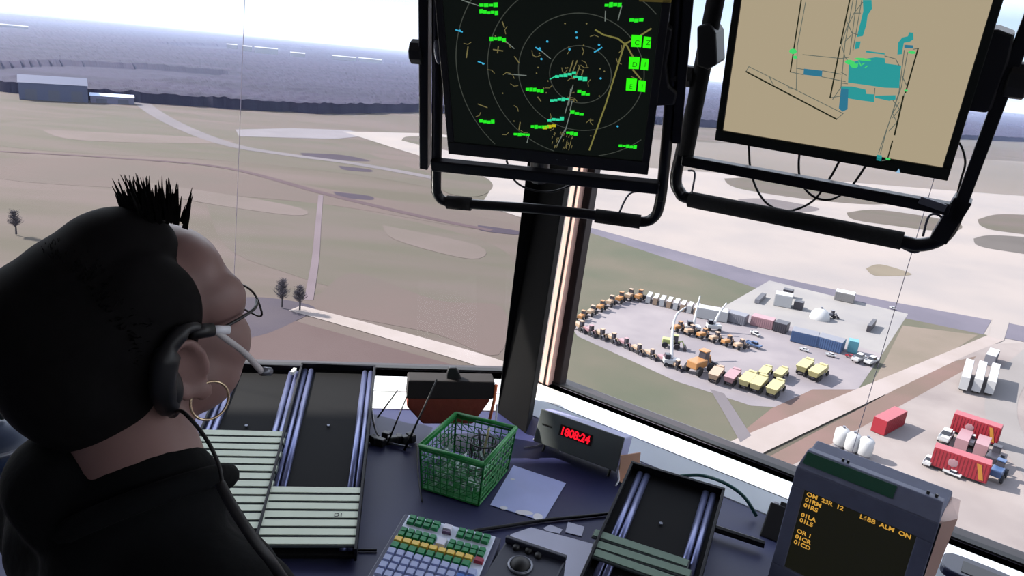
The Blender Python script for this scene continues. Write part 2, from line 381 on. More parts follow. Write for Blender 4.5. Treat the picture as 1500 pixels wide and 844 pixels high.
def dump_truck(p1, p2, paint, label, group, L=None):
    M, Ls = span(p1, p2); L = L or Ls; t = thing('dump_truck', label, 'truck', M, group); k = L/9.0
    box('chassis', (0, 0, 1.0*k), (8.6*k, 1.0*k, .35*k), m_stl, t)
    MB().hull8([V((-4.4, -1.0, 1.3))*k, V((1.2, -1.0, 1.2))*k, V((1.2, 1.0, 1.2))*k, V((-4.4, 1.0, 1.3))*k], [V((-4.9, -1.45, 2.9))*k, V((1.5, -1.45, 3.2))*k, V((1.5, 1.45, 3.2))*k, V((-4.9, 1.45, 2.9))*k]).build('bed', paint, t, bevel=.06*k)
    cb = MB().hull8([V((1.9, -1.2, 1.2))*k, V((3.5, -1.2, 1.2))*k, V((3.5, 1.2, 1.2))*k, V((1.9, 1.2, 1.2))*k], [V((1.95, -1.05, 3.3))*k, V((3.1, -1.05, 3.3))*k, V((3.1, 1.05, 3.3))*k, V((1.95, 1.05, 3.3))*k]).build('cab', paint, t, bevel=.08*k)
    MB().hull8([V((3.38, -1.0, 2.2))*k, V((3.42, -1.0, 2.2))*k, V((3.42, 1.0, 2.2))*k, V((3.38, 1.0, 2.2))*k], [V((3.14, -.9, 3.15))*k, V((3.2, -.9, 3.15))*k, V((3.2, .9, 3.15))*k, V((3.14, .9, 3.15))*k]).build('windscreen', m_gls, cb)
    box('bonnet', (4.1*k, 0, 1.6*k), (1.4*k, 1.6*k, 1.1*k), paint, t, .1*k)
    for x in (3.4, -1.4, -3.0):
        for y in (-1.15, 1.15): wheel(t, x*k, y*k, .75*k, .5*k)
    return t
def machine(p1, p2, paint, label, group, arm=True):
    """wheeled earthmover: body, cab, boom"""
    M, L = span(p1, p2); k = L/6.5; t = thing('earthmover', label, 'machine', M, group)
    box('body', (-1.2*k, 0, 1.7*k), (3.2*k, 2.0*k, 1.3*k), paint, t, .15*k)
    cb = box('cab', (.6*k, 0, 2.6*k), (1.4*k, 1.5*k, 1.8*k), m_stl, t, .1*k, taper=.85)
    box('roof', (.6*k, 0, 3.6*k), (1.5*k, 1.5*k, .2*k), paint, t, .05*k)
    if arm:
        MB().tube([V((1.2, 0, 1.6))*k, V((2.4, 0, 2.2))*k, V((3.1, 0, .9))*k], [.28*k, .24*k, .2*k], 6).build('boom', paint, t)
        MB().hull8([V((2.9, -1.3, .15))*k, V((3.9, -1.3, .1))*k, V((3.9, 1.3, .1))*k, V((2.9, 1.3, .15))*k], [V((3.0, -1.3, 1.1))*k, V((3.3, -1.3, 1.2))*k, V((3.3, 1.3, 1.2))*k, V((3.0, 1.3, 1.1))*k]).build('bucket', m_stl, t)
    for x in (-2.0, 1.2):
        for y in (-1.2, 1.2): wheel(t, x*k, y*k, .8*k, .55*k)
    return t
def container(p1, p2, wdt, h, paint, roof, label, name='container', cat='container', group=None, base=0.0, stripe=None, ribs=True):
    M, L = span(p1, p2); t = thing(name, label, cat, M, group)
    s_ = MB().box((0, 0, base+h/2), (L, wdt, h))
    if ribs:
        n = int(L/.6)
        for i in range(n):
            for y in (-1, 1): s_.box(((i+.5)/n*L-L/2, y*(wdt/2+.03), base+h/2), (.22, .06, h*.9))
    s_.build('shell', paint, t)
    box('roof', (0, 0, base+h+.04), (L*.99, wdt*.98, .1), roof, t, .03)
    d = MB()
    for y in (-1, 1): d.box((L/2+.04, y*wdt*.24, base+h*.5), (.06, wdt*.46, h*.92))
    d.build('end_doors', paint, t)
    if stripe:
        for sg in (-1, 1):
            MB().add([(L*.26, sg*(wdt/2+.08), base+h*.9), (L*.34, sg*(wdt/2+.08), base+h*.9), (L*.44, sg*(wdt/2+.08), base+h*.1), (L*.36, sg*(wdt/2+.08), base+h*.1)], [(0, 1, 2, 3)] if sg < 0 else [(3, 2, 1, 0)]).build('stripe', stripe, t)
            MB().ell((-L*.12, sg*(wdt/2+.02), base+h*.5), (L*.10, .09, h*.22), n=20).build('emblem', m_pnk, t)
    if base > 0:
        for x in (-L*.38, -L*.30, L*.38):
            for y in (-1, 1): wheel(t, x, y*wdt*.38, .5, .35)
        box('chassis', (0, 0, base-.15), (L*.96, wdt*.4, .25), m_stl, t)
    return t
container((1391, 632), (1459, 655), 2.9, 4.0, m_red, m_redroof, 'long red trailer with an amber slash, the farther of the two parked in the yard', 'trailer', 'trailer', base=.55, stripe=m_amb)
container((1361, 683), (1443, 711), 2.9, 4.0, m_red, m_redroof, 'long red trailer with an amber slash, the nearer of the two, machines around it', 'trailer', 'trailer', base=.55, stripe=m_amb)
def dumpster(p1, p2, wdt, h, label):
    M, L = span(p1, p2); t = thing('dumpster', label, 'container', M)
    b = MB(); b.box((0, 0, .3), (L, wdt, .3))
    for y in (-1, 1): b.box((0, y*(wdt/2-.05), h/2+.1), (L, .1, h))
    for x in (-1, 1): b.box((x*(L/2-.05), 0, h/2+.1), (.1, wdt, h))
    b.build('bin', m_red, t)
    r = MB()
    for i in range(8):
        for y in (-1, 1): r.box(((i+.5)/8*L-L/2, y*(wdt/2+.06), h/2+.1), (.16, .14, h))
    r.build('ribs', m_redroof, t)
container((1284, 637), (1314, 621), 3.0, 3.4, m_red, m_redroof, 'red container standing alone beside the earth bank')
def silo(p, label, r=1.5, h=3.6):
    t = thing('storage_tank', label, 'tank', frame_z(G(p[0], p[1], .42), 0), 'white tanks by the earth bank')
    MB().tube([(0, 0, .5), (0, 0, .7), (0, 0, h), (0, 0, h+.5), (0, 0, h+.75)], [r*.9, r, r, r*.7, r*.15], 22).build('vessel', m_wht, t, True)
    s_ = MB().tube([(0, 0, 0), (0, 0, .5)], r*.8, 16); s_.build('skirt', m_gry, t)
    MB().tube([(0, 0, h+.7), (0, 0, h+1.1)], .3, 10).build('hatch', m_gry, t)
silo((1229, 656), 'white storage tank, leftmost of the three by the earth bank'); silo((1245, 664), 'white storage tank, middle of the three by the earth bank'); silo((1264, 671), 'white storage tank, rightmost of the three by the earth bank')
def tank_truck(p1, p2, paint, label, kwh=1.0):
    M, L = span(p1, p2); t = thing('tank_truck', label, 'truck', M); k = L/10*kwh
    box('chassis', (0, 0, 1.0*k), (L*.95, 1.0*k, .3*k), m_stl, t)
    MB().tube([(-L*.48, 0, 2.4*k), (-L*.45, 0, 2.4*k), (L*.17, 0, 2.4*k), (L*.2, 0, 2.4*k)], [1.0*k, 1.35*k, 1.35*k, 1.0*k], 20).build('tank', paint, t, True)
    cb = box('cab', (L*.34, 0, 2.1*k), (2.2*k, 2.5*k, 2.2*k), paint, t, .15*k, taper=.9)
    box('windscreen', (L*.34+1.06*k, 0, 2.5*k), (.1*k, 2.0*k, .9*k), m_gls, cb)
    for x in (L*.34, -L*.2, -L*.34):
        for y in (-1.1, 1.1): wheel(t, x, y*k, .6*k, .45*k)
for i, x in enumerate((1408, 1427, 1446)):
    container((x, 577+i*3), (x+7, 549+i*3), 1.9, 3.4, m_wht, m_wht, ['leftmost', 'middle', 'rightmost'][i]+' of three white box trailers side by side in the far right yard', 'box_trailer', 'trailer', 'white box trailers', base=.8)
container((1447, 537), (1453, 527), 2.6, 3, m_gry, m_wht, 'small pale cabin behind the white tank trucks', 'site_cabin', 'cabin')
def pickup(p1, p2, paint, label, group=None, k=None):
    M, L = span(p1, p2); t = thing('pickup_truck', label, 'truck', M, group); k = (k or L/5.6)
    box('body', (0, 0, .95*k), (5.5*k, 1.9*k, .6*k), paint, t, .12*k)
    cb = box('cab', (.3*k, 0, 1.6*k), (2.3*k, 1.7*k, .8*k), m_gls, t, .1*k, taper=.78)
    box('roof', (.3*k, 0, 2.02*k), (1.75*k, 1.35*k, .08*k), paint, cb)
    MB().box((-1.85*k, -.85*k, 1.3*k), (1.7*k, .12*k, .35*k)).box((-1.85*k, .85*k, 1.3*k), (1.7*k, .12*k, .35*k)).box((-2.68*k, 0, 1.3*k), (.1*k, 1.8*k, .35*k)).build('bed', paint, t)
    for x in (-1.7, 1.75):
        for y in (-.85, .85): wheel(t, x*k, y*k, .42*k, .3*k)
pickup((1378, 654), (1388, 640), m_wht, 'white pickup parked behind the nearer red trailer, front towards the other trailer')
pickup((1354, 688), (1362, 676), m_wht, 'small white pickup at the left end of the nearer red trailer', k=.8)
pickup((1388, 697), (1398, 701), m_wht, 'small white cart parked in front of the nearer red trailer', k=.6)
container((1404, 663), (1412, 648), 2.4, 2.6, m_pnk, m_pnk, 'pale pink crate, left one behind the nearer red trailer', 'site_crate', 'crate', ribs=False)
container((1432, 672), (1438, 658), 2.4, 2.8, m_pnk, m_pnk, 'pale pink crate, right one behind the nearer red trailer', 'site_crate', 'crate', ribs=False)
machine((1418, 660), (1422, 650), m_wht, 'dark machine with a white roof between the pink crates', 'machines round the red trailers')
machine((1446, 690), (1458, 674), m_stl, 'dark earthmover at the right end of the red trailers, rear one', 'machines round the red trailers')
machine((1452, 710), (1464, 694), m_blu, 'dark blue earthmover at the right end of the nearer red trailer', 'machines round the red trailers')
for i, (a, b, pn) in enumerate((((1083, 578), (1106, 556), m_yel), ((1098, 585), (1123, 560), m_yel), ((1122, 591), (1147, 567), m_yel))):
    dump_truck(a, b, pn, ['leftmost', 'middle', 'rightmost'][i]+' of the three pale yellow dump trucks in the near row of the yard', 'dump trucks in the yard', 8.6)
for i, (a, b) in enumerate((((1166, 557), (1190, 537)), ((1181, 566), (1213, 545)))):
    dump_truck(a, b, m_yel, ['left', 'right'][i]+' of the two pale yellow dump trucks standing apart near the dirt road', 'dump trucks in the yard', 8.8)
dump_truck((1062, 572), (1082, 552), m_pnk, 'faded pink dump truck between the orange excavator and the yellow trucks', 'dump trucks in the yard', 8.2)
dump_truck((1041, 566), (1056, 549), m_tan, 'tan dump truck just left of the faded pink one', 'dump trucks in the yard', 8.0)
dump_truck((1136, 562), (1150, 550), m_yel, 'pale yellow truck behind the near row, right of the others', 'dump trucks in the yard', 7.0)
dump_truck((1114, 560), (1126, 548), m_yel, 'pale yellow truck behind the near row, left of its neighbour', 'dump trucks in the yard', 7.0)
machine((1008, 552), (1040, 540), m_org, 'bright orange excavator in the near row of the yard', 'earthmovers in the yard')
nm = ['first', 'second', 'third', 'fourth', 'fifth', 'sixth', 'seventh', 'eighth', 'ninth', 'tenth', 'eleventh', 'twelfth']
for i in range(6):
    x = 993+i*18; y = 486+i*5.2
    machine((x-9, y+2), (x+9, y-1), m_tan if i % 2 else m_org, nm[i]+' orange-tan earthmover from the left in the middle row of the yard', 'earthmovers in the yard')
for i, (x, y) in enumerate(((850, 486), (864, 492), (880, 497), (897, 503), (915, 510), (934, 519), (953, 526), (972, 533), (990, 542))):
    machine((x-9, y-5), (x+8, y+4), [m_tan, m_pnk, m_tan][i % 3], nm[i]+' tan earthmover from the left in the near row of the yard', 'earthmovers in the yard')
for i, (x, y) in enumerate(((852, 470), (866, 463), (880, 456), (894, 449), (908, 444), (922, 440), (936, 441))):
    machine((x-5, y+3), (x+5, y-3), [m_org, m_tan][i % 2], nm[i]+' orange earthmover from the left in the slanting back row of the yard', 'earthmovers in the yard')
for i in range(8):
    x = 950+i*10; y = 442+i*2.4
    container((x-2, y+4), (x+2, y-3), 1.4, 2.2, m_tan if i % 2 else m_wht, m_wht, nm[i]+' pale skip from the left in the back row of the yard', 'skip', 'skip', 'pale skips along the back of the yard', ribs=False)
container((1020, 464), (1064, 472), 4, 3.2, m_wht, m_wht, 'long white cabin behind the middle row of machines', 'site_cabin', 'cabin')
for i, (a, b, c, l) in enumerate((((1066, 470), (1092, 477), m_gry, 'grey'), ((1100, 475), (1132, 483), m_pnk, 'faded pink'), ((1134, 484), (1152, 489), m_stl, 'dark brown'))):
    container(a, b, 4, 2.8, c, c, l+' container in the line along the far side of the yard', 'container', 'container')
container((1158, 498), (1196, 507), 5, 3.2, m_blu, m_gry, 'long blue-grey shed roofed unit, left one at the back of the yard', 'container', 'container')
container((1197, 507), (1233, 517), 5, 3.2, m_blu, m_gry, 'long blue-grey shed roofed unit, right one at the back of the yard', 'container', 'container')
pickup((1100, 490), (1112, 496), m_wht, 'white pickup in front of the faded pink container')
pickup((1092, 506), (1114, 514), m_blu, 'blue pickup at the right end of the middle row')
pickup((1170, 514), (1184, 518), m_wht, 'white van-like pickup in front of the blue-grey unit, left one', 'pickups by the blue unit')
pickup((1208, 522), (1224, 526), m_wht, 'white pickup in front of the blue-grey unit, right one', 'pickups by the blue unit')
pickup((1237, 524), (1252, 528), m_red, 'small red pickup right of the blue-grey units')
container((1240, 515), (1254, 518), 3, 3.4, m_teal, m_teal, 'small turquoise cabin at the right end of the yard', 'site_cabin', 'cabin', ribs=False)
pickup((1250, 534), (1264, 528), m_wht, 'white pickup at the right corner of the yard, left one', 'pickups at the yard corner')
pickup((1268, 538), (1282, 532), m_wht, 'white pickup at the right corner of the yard, right one', 'pickups at the yard corner')
machine((958+8, 508), (1002, 514), m_lyl, 'lime yellow machine in the open middle of the yard', 'earthmovers in the yard', arm=True)
# pad
container((1133, 446), (1158, 451), 5, 4, m_wht, m_wht, 'bright white shed on the concrete pad', 'site_cabin', 'cabin')
container((1222, 438), (1250, 444), 5, 3, m_conc2, m_wht, 'flat pale shed at the back edge of the concrete pad', 'site_cabin', 'cabin')
container((1162, 452), (1175, 455), 3, 2.5, m_stl, m_stl, 'dark box beside the white shed on the pad', 'container', 'container', ribs=False)
container((1146, 434), (1160, 437), 3, 2.5, m_stl, m_stl, 'dark box behind the white shed on the pad', 'container', 'container', ribs=False)
container((1108, 446), (1118, 436), 1.6, 1.2, m_gry, m_stl, 'low grey box left of the white shed on the pad', 'container', 'container', ribs=False)
container((1271, 488), (1279, 478), 1.2, 2, m_stl, m_stl, 'narrow dark post-like box on the right of the pad', 'container', 'container', ribs=False)
machine((1206, 466), (1226, 468), m_gry, 'dark machine beside the pale dome on the pad', 'machines on the pad')
t = thing('dome_tank', 'pale rounded dome tank on the concrete pad', 'tank', frame_z(G(1200, 468, .42), 0))
MB().ell((0, 0, 0), (3.2, 3.2, 3.4), n=24, m=14).build('shell', m_wht, t, True); MB().tube([(0, 0, 3.2), (0, 0, 3.9)], .4, 10).build('vent', m_gry, t)
pickup((1302, 453), (1312, 456), m_wht, 'white pickup driving on the grey service road')
# cranes
def crane(p, pts, label):
    t = thing('boom_crane', label, 'crane', frame_z(G(p[0], p[1], .42), 0), 'white cranes in the yard'); b = G(*p)
    machine_base = MB().box((0, 0, 1.4), (4.2, 2.4, 1.2)); machine_base.build('carrier', m_wht, t, bevel=.1)
    box('cab', (-1.2, 0, 2.6), (1.4, 1.6, 1.3), m_gls, t, .1)
    q = smooth_path([V(x) for x in pts], 5); n = len(q)
    MB().tube(q, [.42-.2*i/n for i in range(n)], 8).build('boom', m_wht, t)
    for x in (-1.5, 1.5):
        for y in (-1.1, 1.1): wheel(t, x, y, .6, .4)
crane((982, 538), [(0, 0, 2), (.3, 4, 5), (.8, 8, 8), (2, 11, 10.5), (4.5, 13, 12)], 'long pale boom crane reaching back over the yard, leftmost')
crane((1014, 488), [(0, 0, 2), (.6, 2, 6), (1.4, 4, 10)], 'white boom crane standing in the middle row, middle one of three')
crane((1044, 486), [(0, 0, 2), (1.6, 2, 5), (3.4, 3, 8)], 'white boom crane behind the white cabin, rightmost of three')

# ================================================================== TOWER CAB
def nrm(yaw): return V((sin(yaw), cos(yaw), 0))
YL = radians(-10.2); YR = radians(34.8)
n1 = nrm(YL); n2 = nrm(YR); t1 = V((n1.y, -n1.x, 0)); t2 = V((n2.y, -n2.x, 0))
def isect(na, da, nb, db):
    det = na.x*nb.y-na.y*nb.x; return V(((da*nb.y-db*na.y)/det, (na.x*db-nb.x*da)/det, 0))
AP = 4.2
O = isect(n1, 2.2-AP, n2, 1.9-AP)
yaws = [YL+i*pi/4 for i in range(8)]
def octo(off):
    """corners of the cab outline, pushed out by off, corner i between wall i-1 and wall i"""
    r = []
    for i in range(8):
        a = nrm(yaws[i-1]); b = nrm(yaws[i]); r.append(isect(a, a.dot(O)+AP+off, b, b.dot(O)+AP+off))
    return r
m_wallp = mat('grey_wall_panel', (120, 120, 132), .8); m_ceil = mat('ceiling_tile', (205, 205, 212), .9); m_floor = mat('grey_carpet', (112, 112, 126), .95, scale=60, bump=.3)
m_frame = mat('bronze_frame', (42, 32, 34), .45, metal=.3); m_gask = mat('black_gasket', (10, 9, 10), .6)
m_jamb = mat('pinkish_jamb', (235, 192, 178), .4); m_post = mat('post_black', (10, 10, 11), .8, spec=.12); m_postg = mat('post_grey', (128, 128, 130), .6)
m_ledge = mat('polished_white_metal', (254, 253, 250), .22, metal=.6, var=.01); m_desk = mat('blue_grey_laminate', (44, 47, 84), .5, var=.1, scale=5, spec=.3)
m_fascia = mat('pale_fascia', (235, 242, 246), .35, var=.05)
c0 = octo(0.0)
def struct(o): o['kind'] = 'structure'; return o
struct(MB().prism([(p.x, p.y) for p in octo(.1)], -.12, 0).build('floor', m_floor))
SHADE_EAVE = 1.02  # unseen overhang, sized so sun reaches the ledge but not the desk
struct(MB().prism([(p.x, p.y) for p in octo(.0+SHADE_EAVE)], 3.2, 3.4).build('ceiling', m_ceil))
wn = ['front_left', 'front_right', 'right', 'rear_right', 'rear', 'rear_left', 'left', 'far_left']
for i in range(8):
    a = c0[i]; b = c0[(i+1) % 8]; nn = nrm(yaws[i]); top = .79 if i < 2 else 3.2
    q = [a, b, b+nn*.1, a+nn*.1]
    opens = i in (2, 3)          # unseen walls: right pair left open for skylight, the rest solid against sun
    if opens: top = .82
    struct(MB().hull8([V((p.x, p.y, 0)) for p in q], [V((p.x, p.y, top)) for p in q]).build('wall_'+wn[i], m_wallp))
# tower shaft below the cab
m_shaft = mat('tower_concrete', (190, 186, 182), .9)
struct(MB().prism([(O.x+5*cos(a), O.y+5*sin(a)) for a in [2*pi*k/24 for k in range(24)]], GZ, -.12).build('trim_3', m_shaft))
# ledge, rail, glass for the two window walls
LEAN = tan(radians(15)); ZL = .79
def glass_mat():
    m = bpy.data.materials.new('window_glass'); m.use_nodes = True; t = m.node_tree; t.nodes.clear()
    o_ = t.nodes.new('ShaderNodeOutputMaterial'); mx = t.nodes.new('ShaderNodeMixShader'); tr = t.nodes.new('ShaderNodeBsdfTransparent'); gl = t.nodes.new('ShaderNodeBsdfGlossy')
    tr.inputs[0].default_value = (.97, .98, .99, 1); gl.inputs['Roughness'].default_value = .02; lw = t.nodes.new('ShaderNodeFresnel'); lw.inputs[0].default_value = 1.13
    ge = t.nodes.new('ShaderNodeNewGeometry'); fm = t.nodes.new('ShaderNodeMath'); fm.operation = 'SUBTRACT'; fm.inputs[0].default_value = 1.0; t.links.new(ge.outputs['Backfacing'], fm.inputs[1])
    fx = t.nodes.new('ShaderNodeMath'); fx.operation = 'MULTIPLY'; t.links.new(lw.outputs[0], fx.inputs[0]); t.links.new(fm.outputs[0], fx.inputs[1]); t.links.new(fx.outputs[0], mx.inputs[0]); t.links.new(tr.outputs[0], mx.inputs[1]); t.links.new(gl.outputs[0], mx.inputs[2]); t.links.new(mx.outputs[0], o_.inputs[0]); return m
m_glass = glass_mat()
def wallpt(n, t, D, s, z): p = n*D+t*s; p.z = z; return p
def corner_s(n, t, D, other_n, other_D):
    c = isect(n, D, other_n, other_D) if n is n1 else isect(other_n, other_D, n, D); return c.dot(t)
DL, DR = 2.03, 1.745          # inner edge of the ledge
RL, RR = 2.254, 1.931          # inner edge of the window rail
# desk
cd = isect(n1, DL, n2, DR)
de = isect(n1, .95, n2, .80)
aL = n1*DL+t1*-1.75*1.0; aR = n2*DR+t2*2.1
bL = n1*.95+t1*-2.1; bR = n2*.80+t2*1.9
desk = MB().prism([(p.x, p.y) for p in (bL, n1*DL+t1*-2.6, cd, aR, bR, de)], .715, .76).build('console_desktop', m_desk, bevel=.004)
tag(desk, 'dark blue-grey angled console desktop running under the tower windows', 'desk')
for n, t, sgn in ((n1, t1, -1), (n2, t2, 1)):
    pass
plinth = MB().prism([(p.x, p.y) for p in (n1*1.15+t1*-2.1, n1*(DL-.05)+t1*-2.4, isect(n1, DL-.05, n2, DR-.05), n2*(DR-.05)+t2*1.9, n2*1.0+t2*1.8, isect(n1, 1.15, n2, 1.0))], 0, .713).build('console_cabinet', m_wallp)
tag(plinth, 'dark console cabinet under the angled desktop', 'cabinet')
def wall_run(n, t, D, R_, s0, s1, other, idx, seams):
    """ledge + fascia + rail + glass for one wall; s0/s1 are callables of D giving the two ends"""
    q = [wallpt(n, t, D, s0(D), 0), wallpt(n, t, D, s1(D), 0), wallpt(n, t, R_, s1(R_), 0), wallpt(n, t, R_, s0(R_), 0)]
    Dm = D+.063
    q = [wallpt(n, t, Dm, s0(Dm), 0), wallpt(n, t, Dm, s1(Dm), 0), wallpt(n, t, R_, s1(R_), 0), wallpt(n, t, R_, s0(R_), 0)]
    struct(MB().hull8([V((p.x, p.y, .765)) for p in q], [V((p.x, p.y, ZL)) for p in q]).build('trim_%d' % (10+idx), m_ledge, bevel=.0015))
    f_ = [wallpt(n, t, D, s0(D), 0), wallpt(n, t, D, s1(D), 0), wallpt(n, t, Dm-.001, s1(Dm), 0), wallpt(n, t, Dm-.001, s0(Dm), 0)]
    struct(MB().hull8([V((p.x, p.y, .745)) for p in f_], [V((f_[0].x, f_[0].y, .762)), V((f_[1].x, f_[1].y, .762)), V((f_[2].x, f_[2].y, ZL-.002)), V((f_[3].x, f_[3].y, ZL-.002))]).build('trim_%d' % (20+idx), m_fascia))
    for nm_, da, db, zz, mm in (('trim_%d' % (30+idx), 0, .022, ZL+.006, m_gask), ('trim_%d' % (40+idx), .022, .062 if idx else .045, ZL+.003, m_frame)):
        q = [wallpt(n, t, R_+da, s0(R_+da), 0), wallpt(n, t, R_+da, s1(R_+da), 0), wallpt(n, t, R_+db, s1(R_+db), 0), wallpt(n, t, R_+db, s0(R_+db), 0)]
        struct(MB().hull8([V((p.x, p.y, .76)) for p in q], [V((p.x, p.y, zz)) for p in q]).build(nm_, mm))
    gd = R_+(.04)
    zt = 3.2; g = MB()
    a = [wallpt(n, t, gd, s0(gd), ZL-.02), wallpt(n, t, gd, s1(gd), ZL-.02)]
    gt = gd+LEAN*(zt-ZL); b = [wallpt(n, t, gt, s0(gt), zt), wallpt(n, t, gt, s1(gt), zt)]
    th = n*.012
    win = struct(MB().hull8([a[0], a[1], a[1]+th, a[0]+th], [b[0], b[1], b[1]+th, b[0]+th]).build('window_%d' % (idx+1), m_glass))
    sm = MB()
    for s in seams:
        p0 = wallpt(n, t, gd-.004, s, ZL); p1 = wallpt(n, t, gt-.004, s, zt); sm.tube([p0, p1], .0009, 6)
    struct(sm.build('trim_%d' % (50+idx), mat('seam_sealant', (140, 132, 150), .5)))
    return gd, gt
sL0 = lambda d: -2.6-.4*(d-2); sL1 = lambda d: isect(n1, d, n2, d-.31).dot(t1)
sR0 = lambda d: isect(n1, d+.31, n2, d).dot(t2); sR1 = lambda d: 2.6+.4*(d-2)
wall_run(n1, t1, DL, RL, sL0, sL1, n2, 0, (-.478, -1.75))
wall_run(n2, t2, DR, RR, sR0, sR1, n1, 1, (-.236, 1.3))
# jamb at the left end of the right-hand window, and the corner mullion
def jamb(s_a, s_b, m, name, d0, d1, k=.414*LEAN):
    g0 = RR+.03; bot = []; top = []
    for s, d in ((s_a, d0), (s_b, d0), (s_b, d1), (s_a, d1)): bot.append(wallpt(n2, t2, g0+d, s, ZL-.02))
    zt = 3.2; dz = zt-ZL
    for s, d in ((s_a, d0), (s_b, d0), (s_b, d1), (s_a, d1)): top.append(wallpt(n2, t2, g0+d+LEAN*dz, s-k*dz, zt))
    return struct(MB().hull8(bot, top).build(name, m, bevel=.002))
jamb(-1.142, -1.114, m_frame, 'trim_4', -.03, .01)
jamb(-1.180, -1.142, m_jamb, 'trim_5', -.055, .0)
jamb(-1.163, -1.157, m_gask, 'trim_6', -.058, -.05)
jamb(-1.26, -1.180, m_postg, 'trim_7', -.05, .0)
# black post carrying the displays
pb = [at_z(728, 604, .76), at_z(770, 636, .76)]; pt = [at_depth(765, 300, 1.98), at_depth(823, 303, 1.90)]
bk = V((.02, .11, 0)); d_ = (pt[0]-pb[0])
ext = 3.2
def up_to(p0, p1, z): return p0+(p1-p0)*((z-p0.z)/(p1.z-p0.z))
q0 = up_to(pb[0], pt[0], 3.2); q1 = up_to(pb[1], pt[1], 3.2)
post = MB().hull8([pb[0], pb[1], pb[1]+bk, pb[0]+bk], [q0, q1, q1+bk, q0+bk]).build('trim_8', m_post, bevel=.003); struct(post)

# ================================================================== CEILING-HUNG DISPLAYS
m_blk = mat('black_plastic', (20, 20, 22), .45, var=.1); m_tubem = mat('black_powder_coat_tube', (22, 22, 26), .35, metal=.3); m_foam = mat('black_foam_sleeve', (14, 14, 15), .95, scale=90, bump=.2)
m_knob = mat('black_knob', (15, 15, 16), .6); m_chr = mat('grey_steel', (120, 122, 130), .35, metal=.6); m_cable = mat('black_cable', (16, 16, 18), .5)
def pose(vp, b1, b2, wdt):
    d = ray(*vp).normalized(); r1 = ray(*b1).normalized(); r2 = ray(*b2).normalized()
    b = r1.cross(r2).cross(d).normalized()
    if b.dot(XR) < 0: b = -b
    # c*r2 - a*r1 = wdt*b
    k12 = r1.dot(r2); B1 = r1.dot(b)*wdt; B2 = r2.dot(b)*wdt
    a = (k12*B2-B1)/(1-k12*k12); c = (B2-k12*B1)/(1-k12*k12)
    p1 = CAM+r1*a; p2 = CAM+r2*c; y = -d; z = b.cross(y)
    M = Matrix((b, y, z)).transposed().to_4x4(); M.translation = (p1+p2)/2; return M
class Plane:
    def __init__(s, M): s.M = M; s.I = M.inverted(); s.o = s.I @ CAM
    def __call__(s, x, y, off=0.0):
        d = (s.I.to_3x3() @ ray(x, y)); t = (off-s.o.z)/d.z; p = s.o+d*t; return V((p.x, p.y, off))
def ribbon(mb, pl, px, wdt, off=.004, closed=False, raw=False):
    pts = [p if raw else pl(p[0], p[1], off) for p in px]
    n = len(pts)
    for i in range(n if closed else n-1):
        a = pts[i]; b = pts[(i+1) % n]; t = b-a
        if t.length < 1e-6: continue
        t.normalize(); s_ = V((-t.y, t.x, 0))*wdt/2; e_ = t*wdt*.3
        mb.add([a-s_-e_, b-s_+e_, b+s_+e_, a+s_-e_], [(0, 1, 2, 3)])
def poly(mb, pl, px, off=.004):
    pts = [pl(x, y, off) for x, y in px]
    a = sum(pts[i].x*pts[(i+1) % len(pts)].y-pts[(i+1) % len(pts)].x*pts[i].y for i in range(len(pts)))
    if a < 0: pts = pts[::-1]
    mb.add(pts, [tuple(range(len(pts)))])
def text(parent, s, loc, size, m, name='lettering', rot=None, bold=0.0, align='LEFT', sx=1.0):
    cu = bpy.data.curves.new(name, 'FONT'); cu.body = s; cu.size = size; cu.offset = bold; cu.extrude = .0002; cu.align_x = align
    o = bpy.data.objects.new(name+'_c', cu); COL.objects.link(o)
    me = bpy.data.meshes.new_from_object(o.evaluated_get(bpy.context.evaluated_depsgraph_get())); bpy.data.objects.remove(o)
    me.name = name; me.materials.clear(); me.materials.append(m)
    o = bpy.data.objects.new(name, me); COL.objects.link(o); o.parent = parent; o.location = loc
    if rot: o.rotation_euler = rot
    o.scale = (sx, 1, 1)
    return o
W1 = .42; W2 = .42
MM1 = pose((776, 1553), (657, 225), (949, 256), W1); MM2 = pose((763, 2286), (1047, 205), (1388, 265), W2)
P1 = Plane(MM1); P2 = Plane(MM2)
def monitor_body(t, W_, H_, scr_m, x0, x1, y0, y1, m_bez):
    # bezel as four bars round the screen, case behind
    b = MB()
    b.box((0, y0/2, -.008), (W_, y0, .02)); b.box((0, (H_+y1)/2, -.008), (W_, H_-y1, .02))
    b.box(((-W_/2+x0)/2, (y0+y1)/2, -.008), (x0+W_/2, y1-y0, .02)); b.box(((W_/2+x1)/2, (y0+y1)/2, -.008), (W_/2-x1, y1-y0, .02))
    b.build('bezel', m_bez, t, bevel=.0015)
    box('screen', ((x0+x1)/2, (y0+y1)/2, -.006), (x1-x0, y1-y0, .008), scr_m, t)
    MB().hull8([(-W_/2+.005, .006, -.018), (-W_/2+.005, H_-.006, -.018), (W_/2-.005, H_-.006, -.018), (W_/2-.005, .006, -.018)][::-1], [(-W_*.36, .05, -.075), (-W_*.36, H_-.05, -.075), (W_*.36, H_-.05, -.075), (W_*.36, .05, -.075)][::-1]).build('back_case', m_blk, t, bevel=.004)
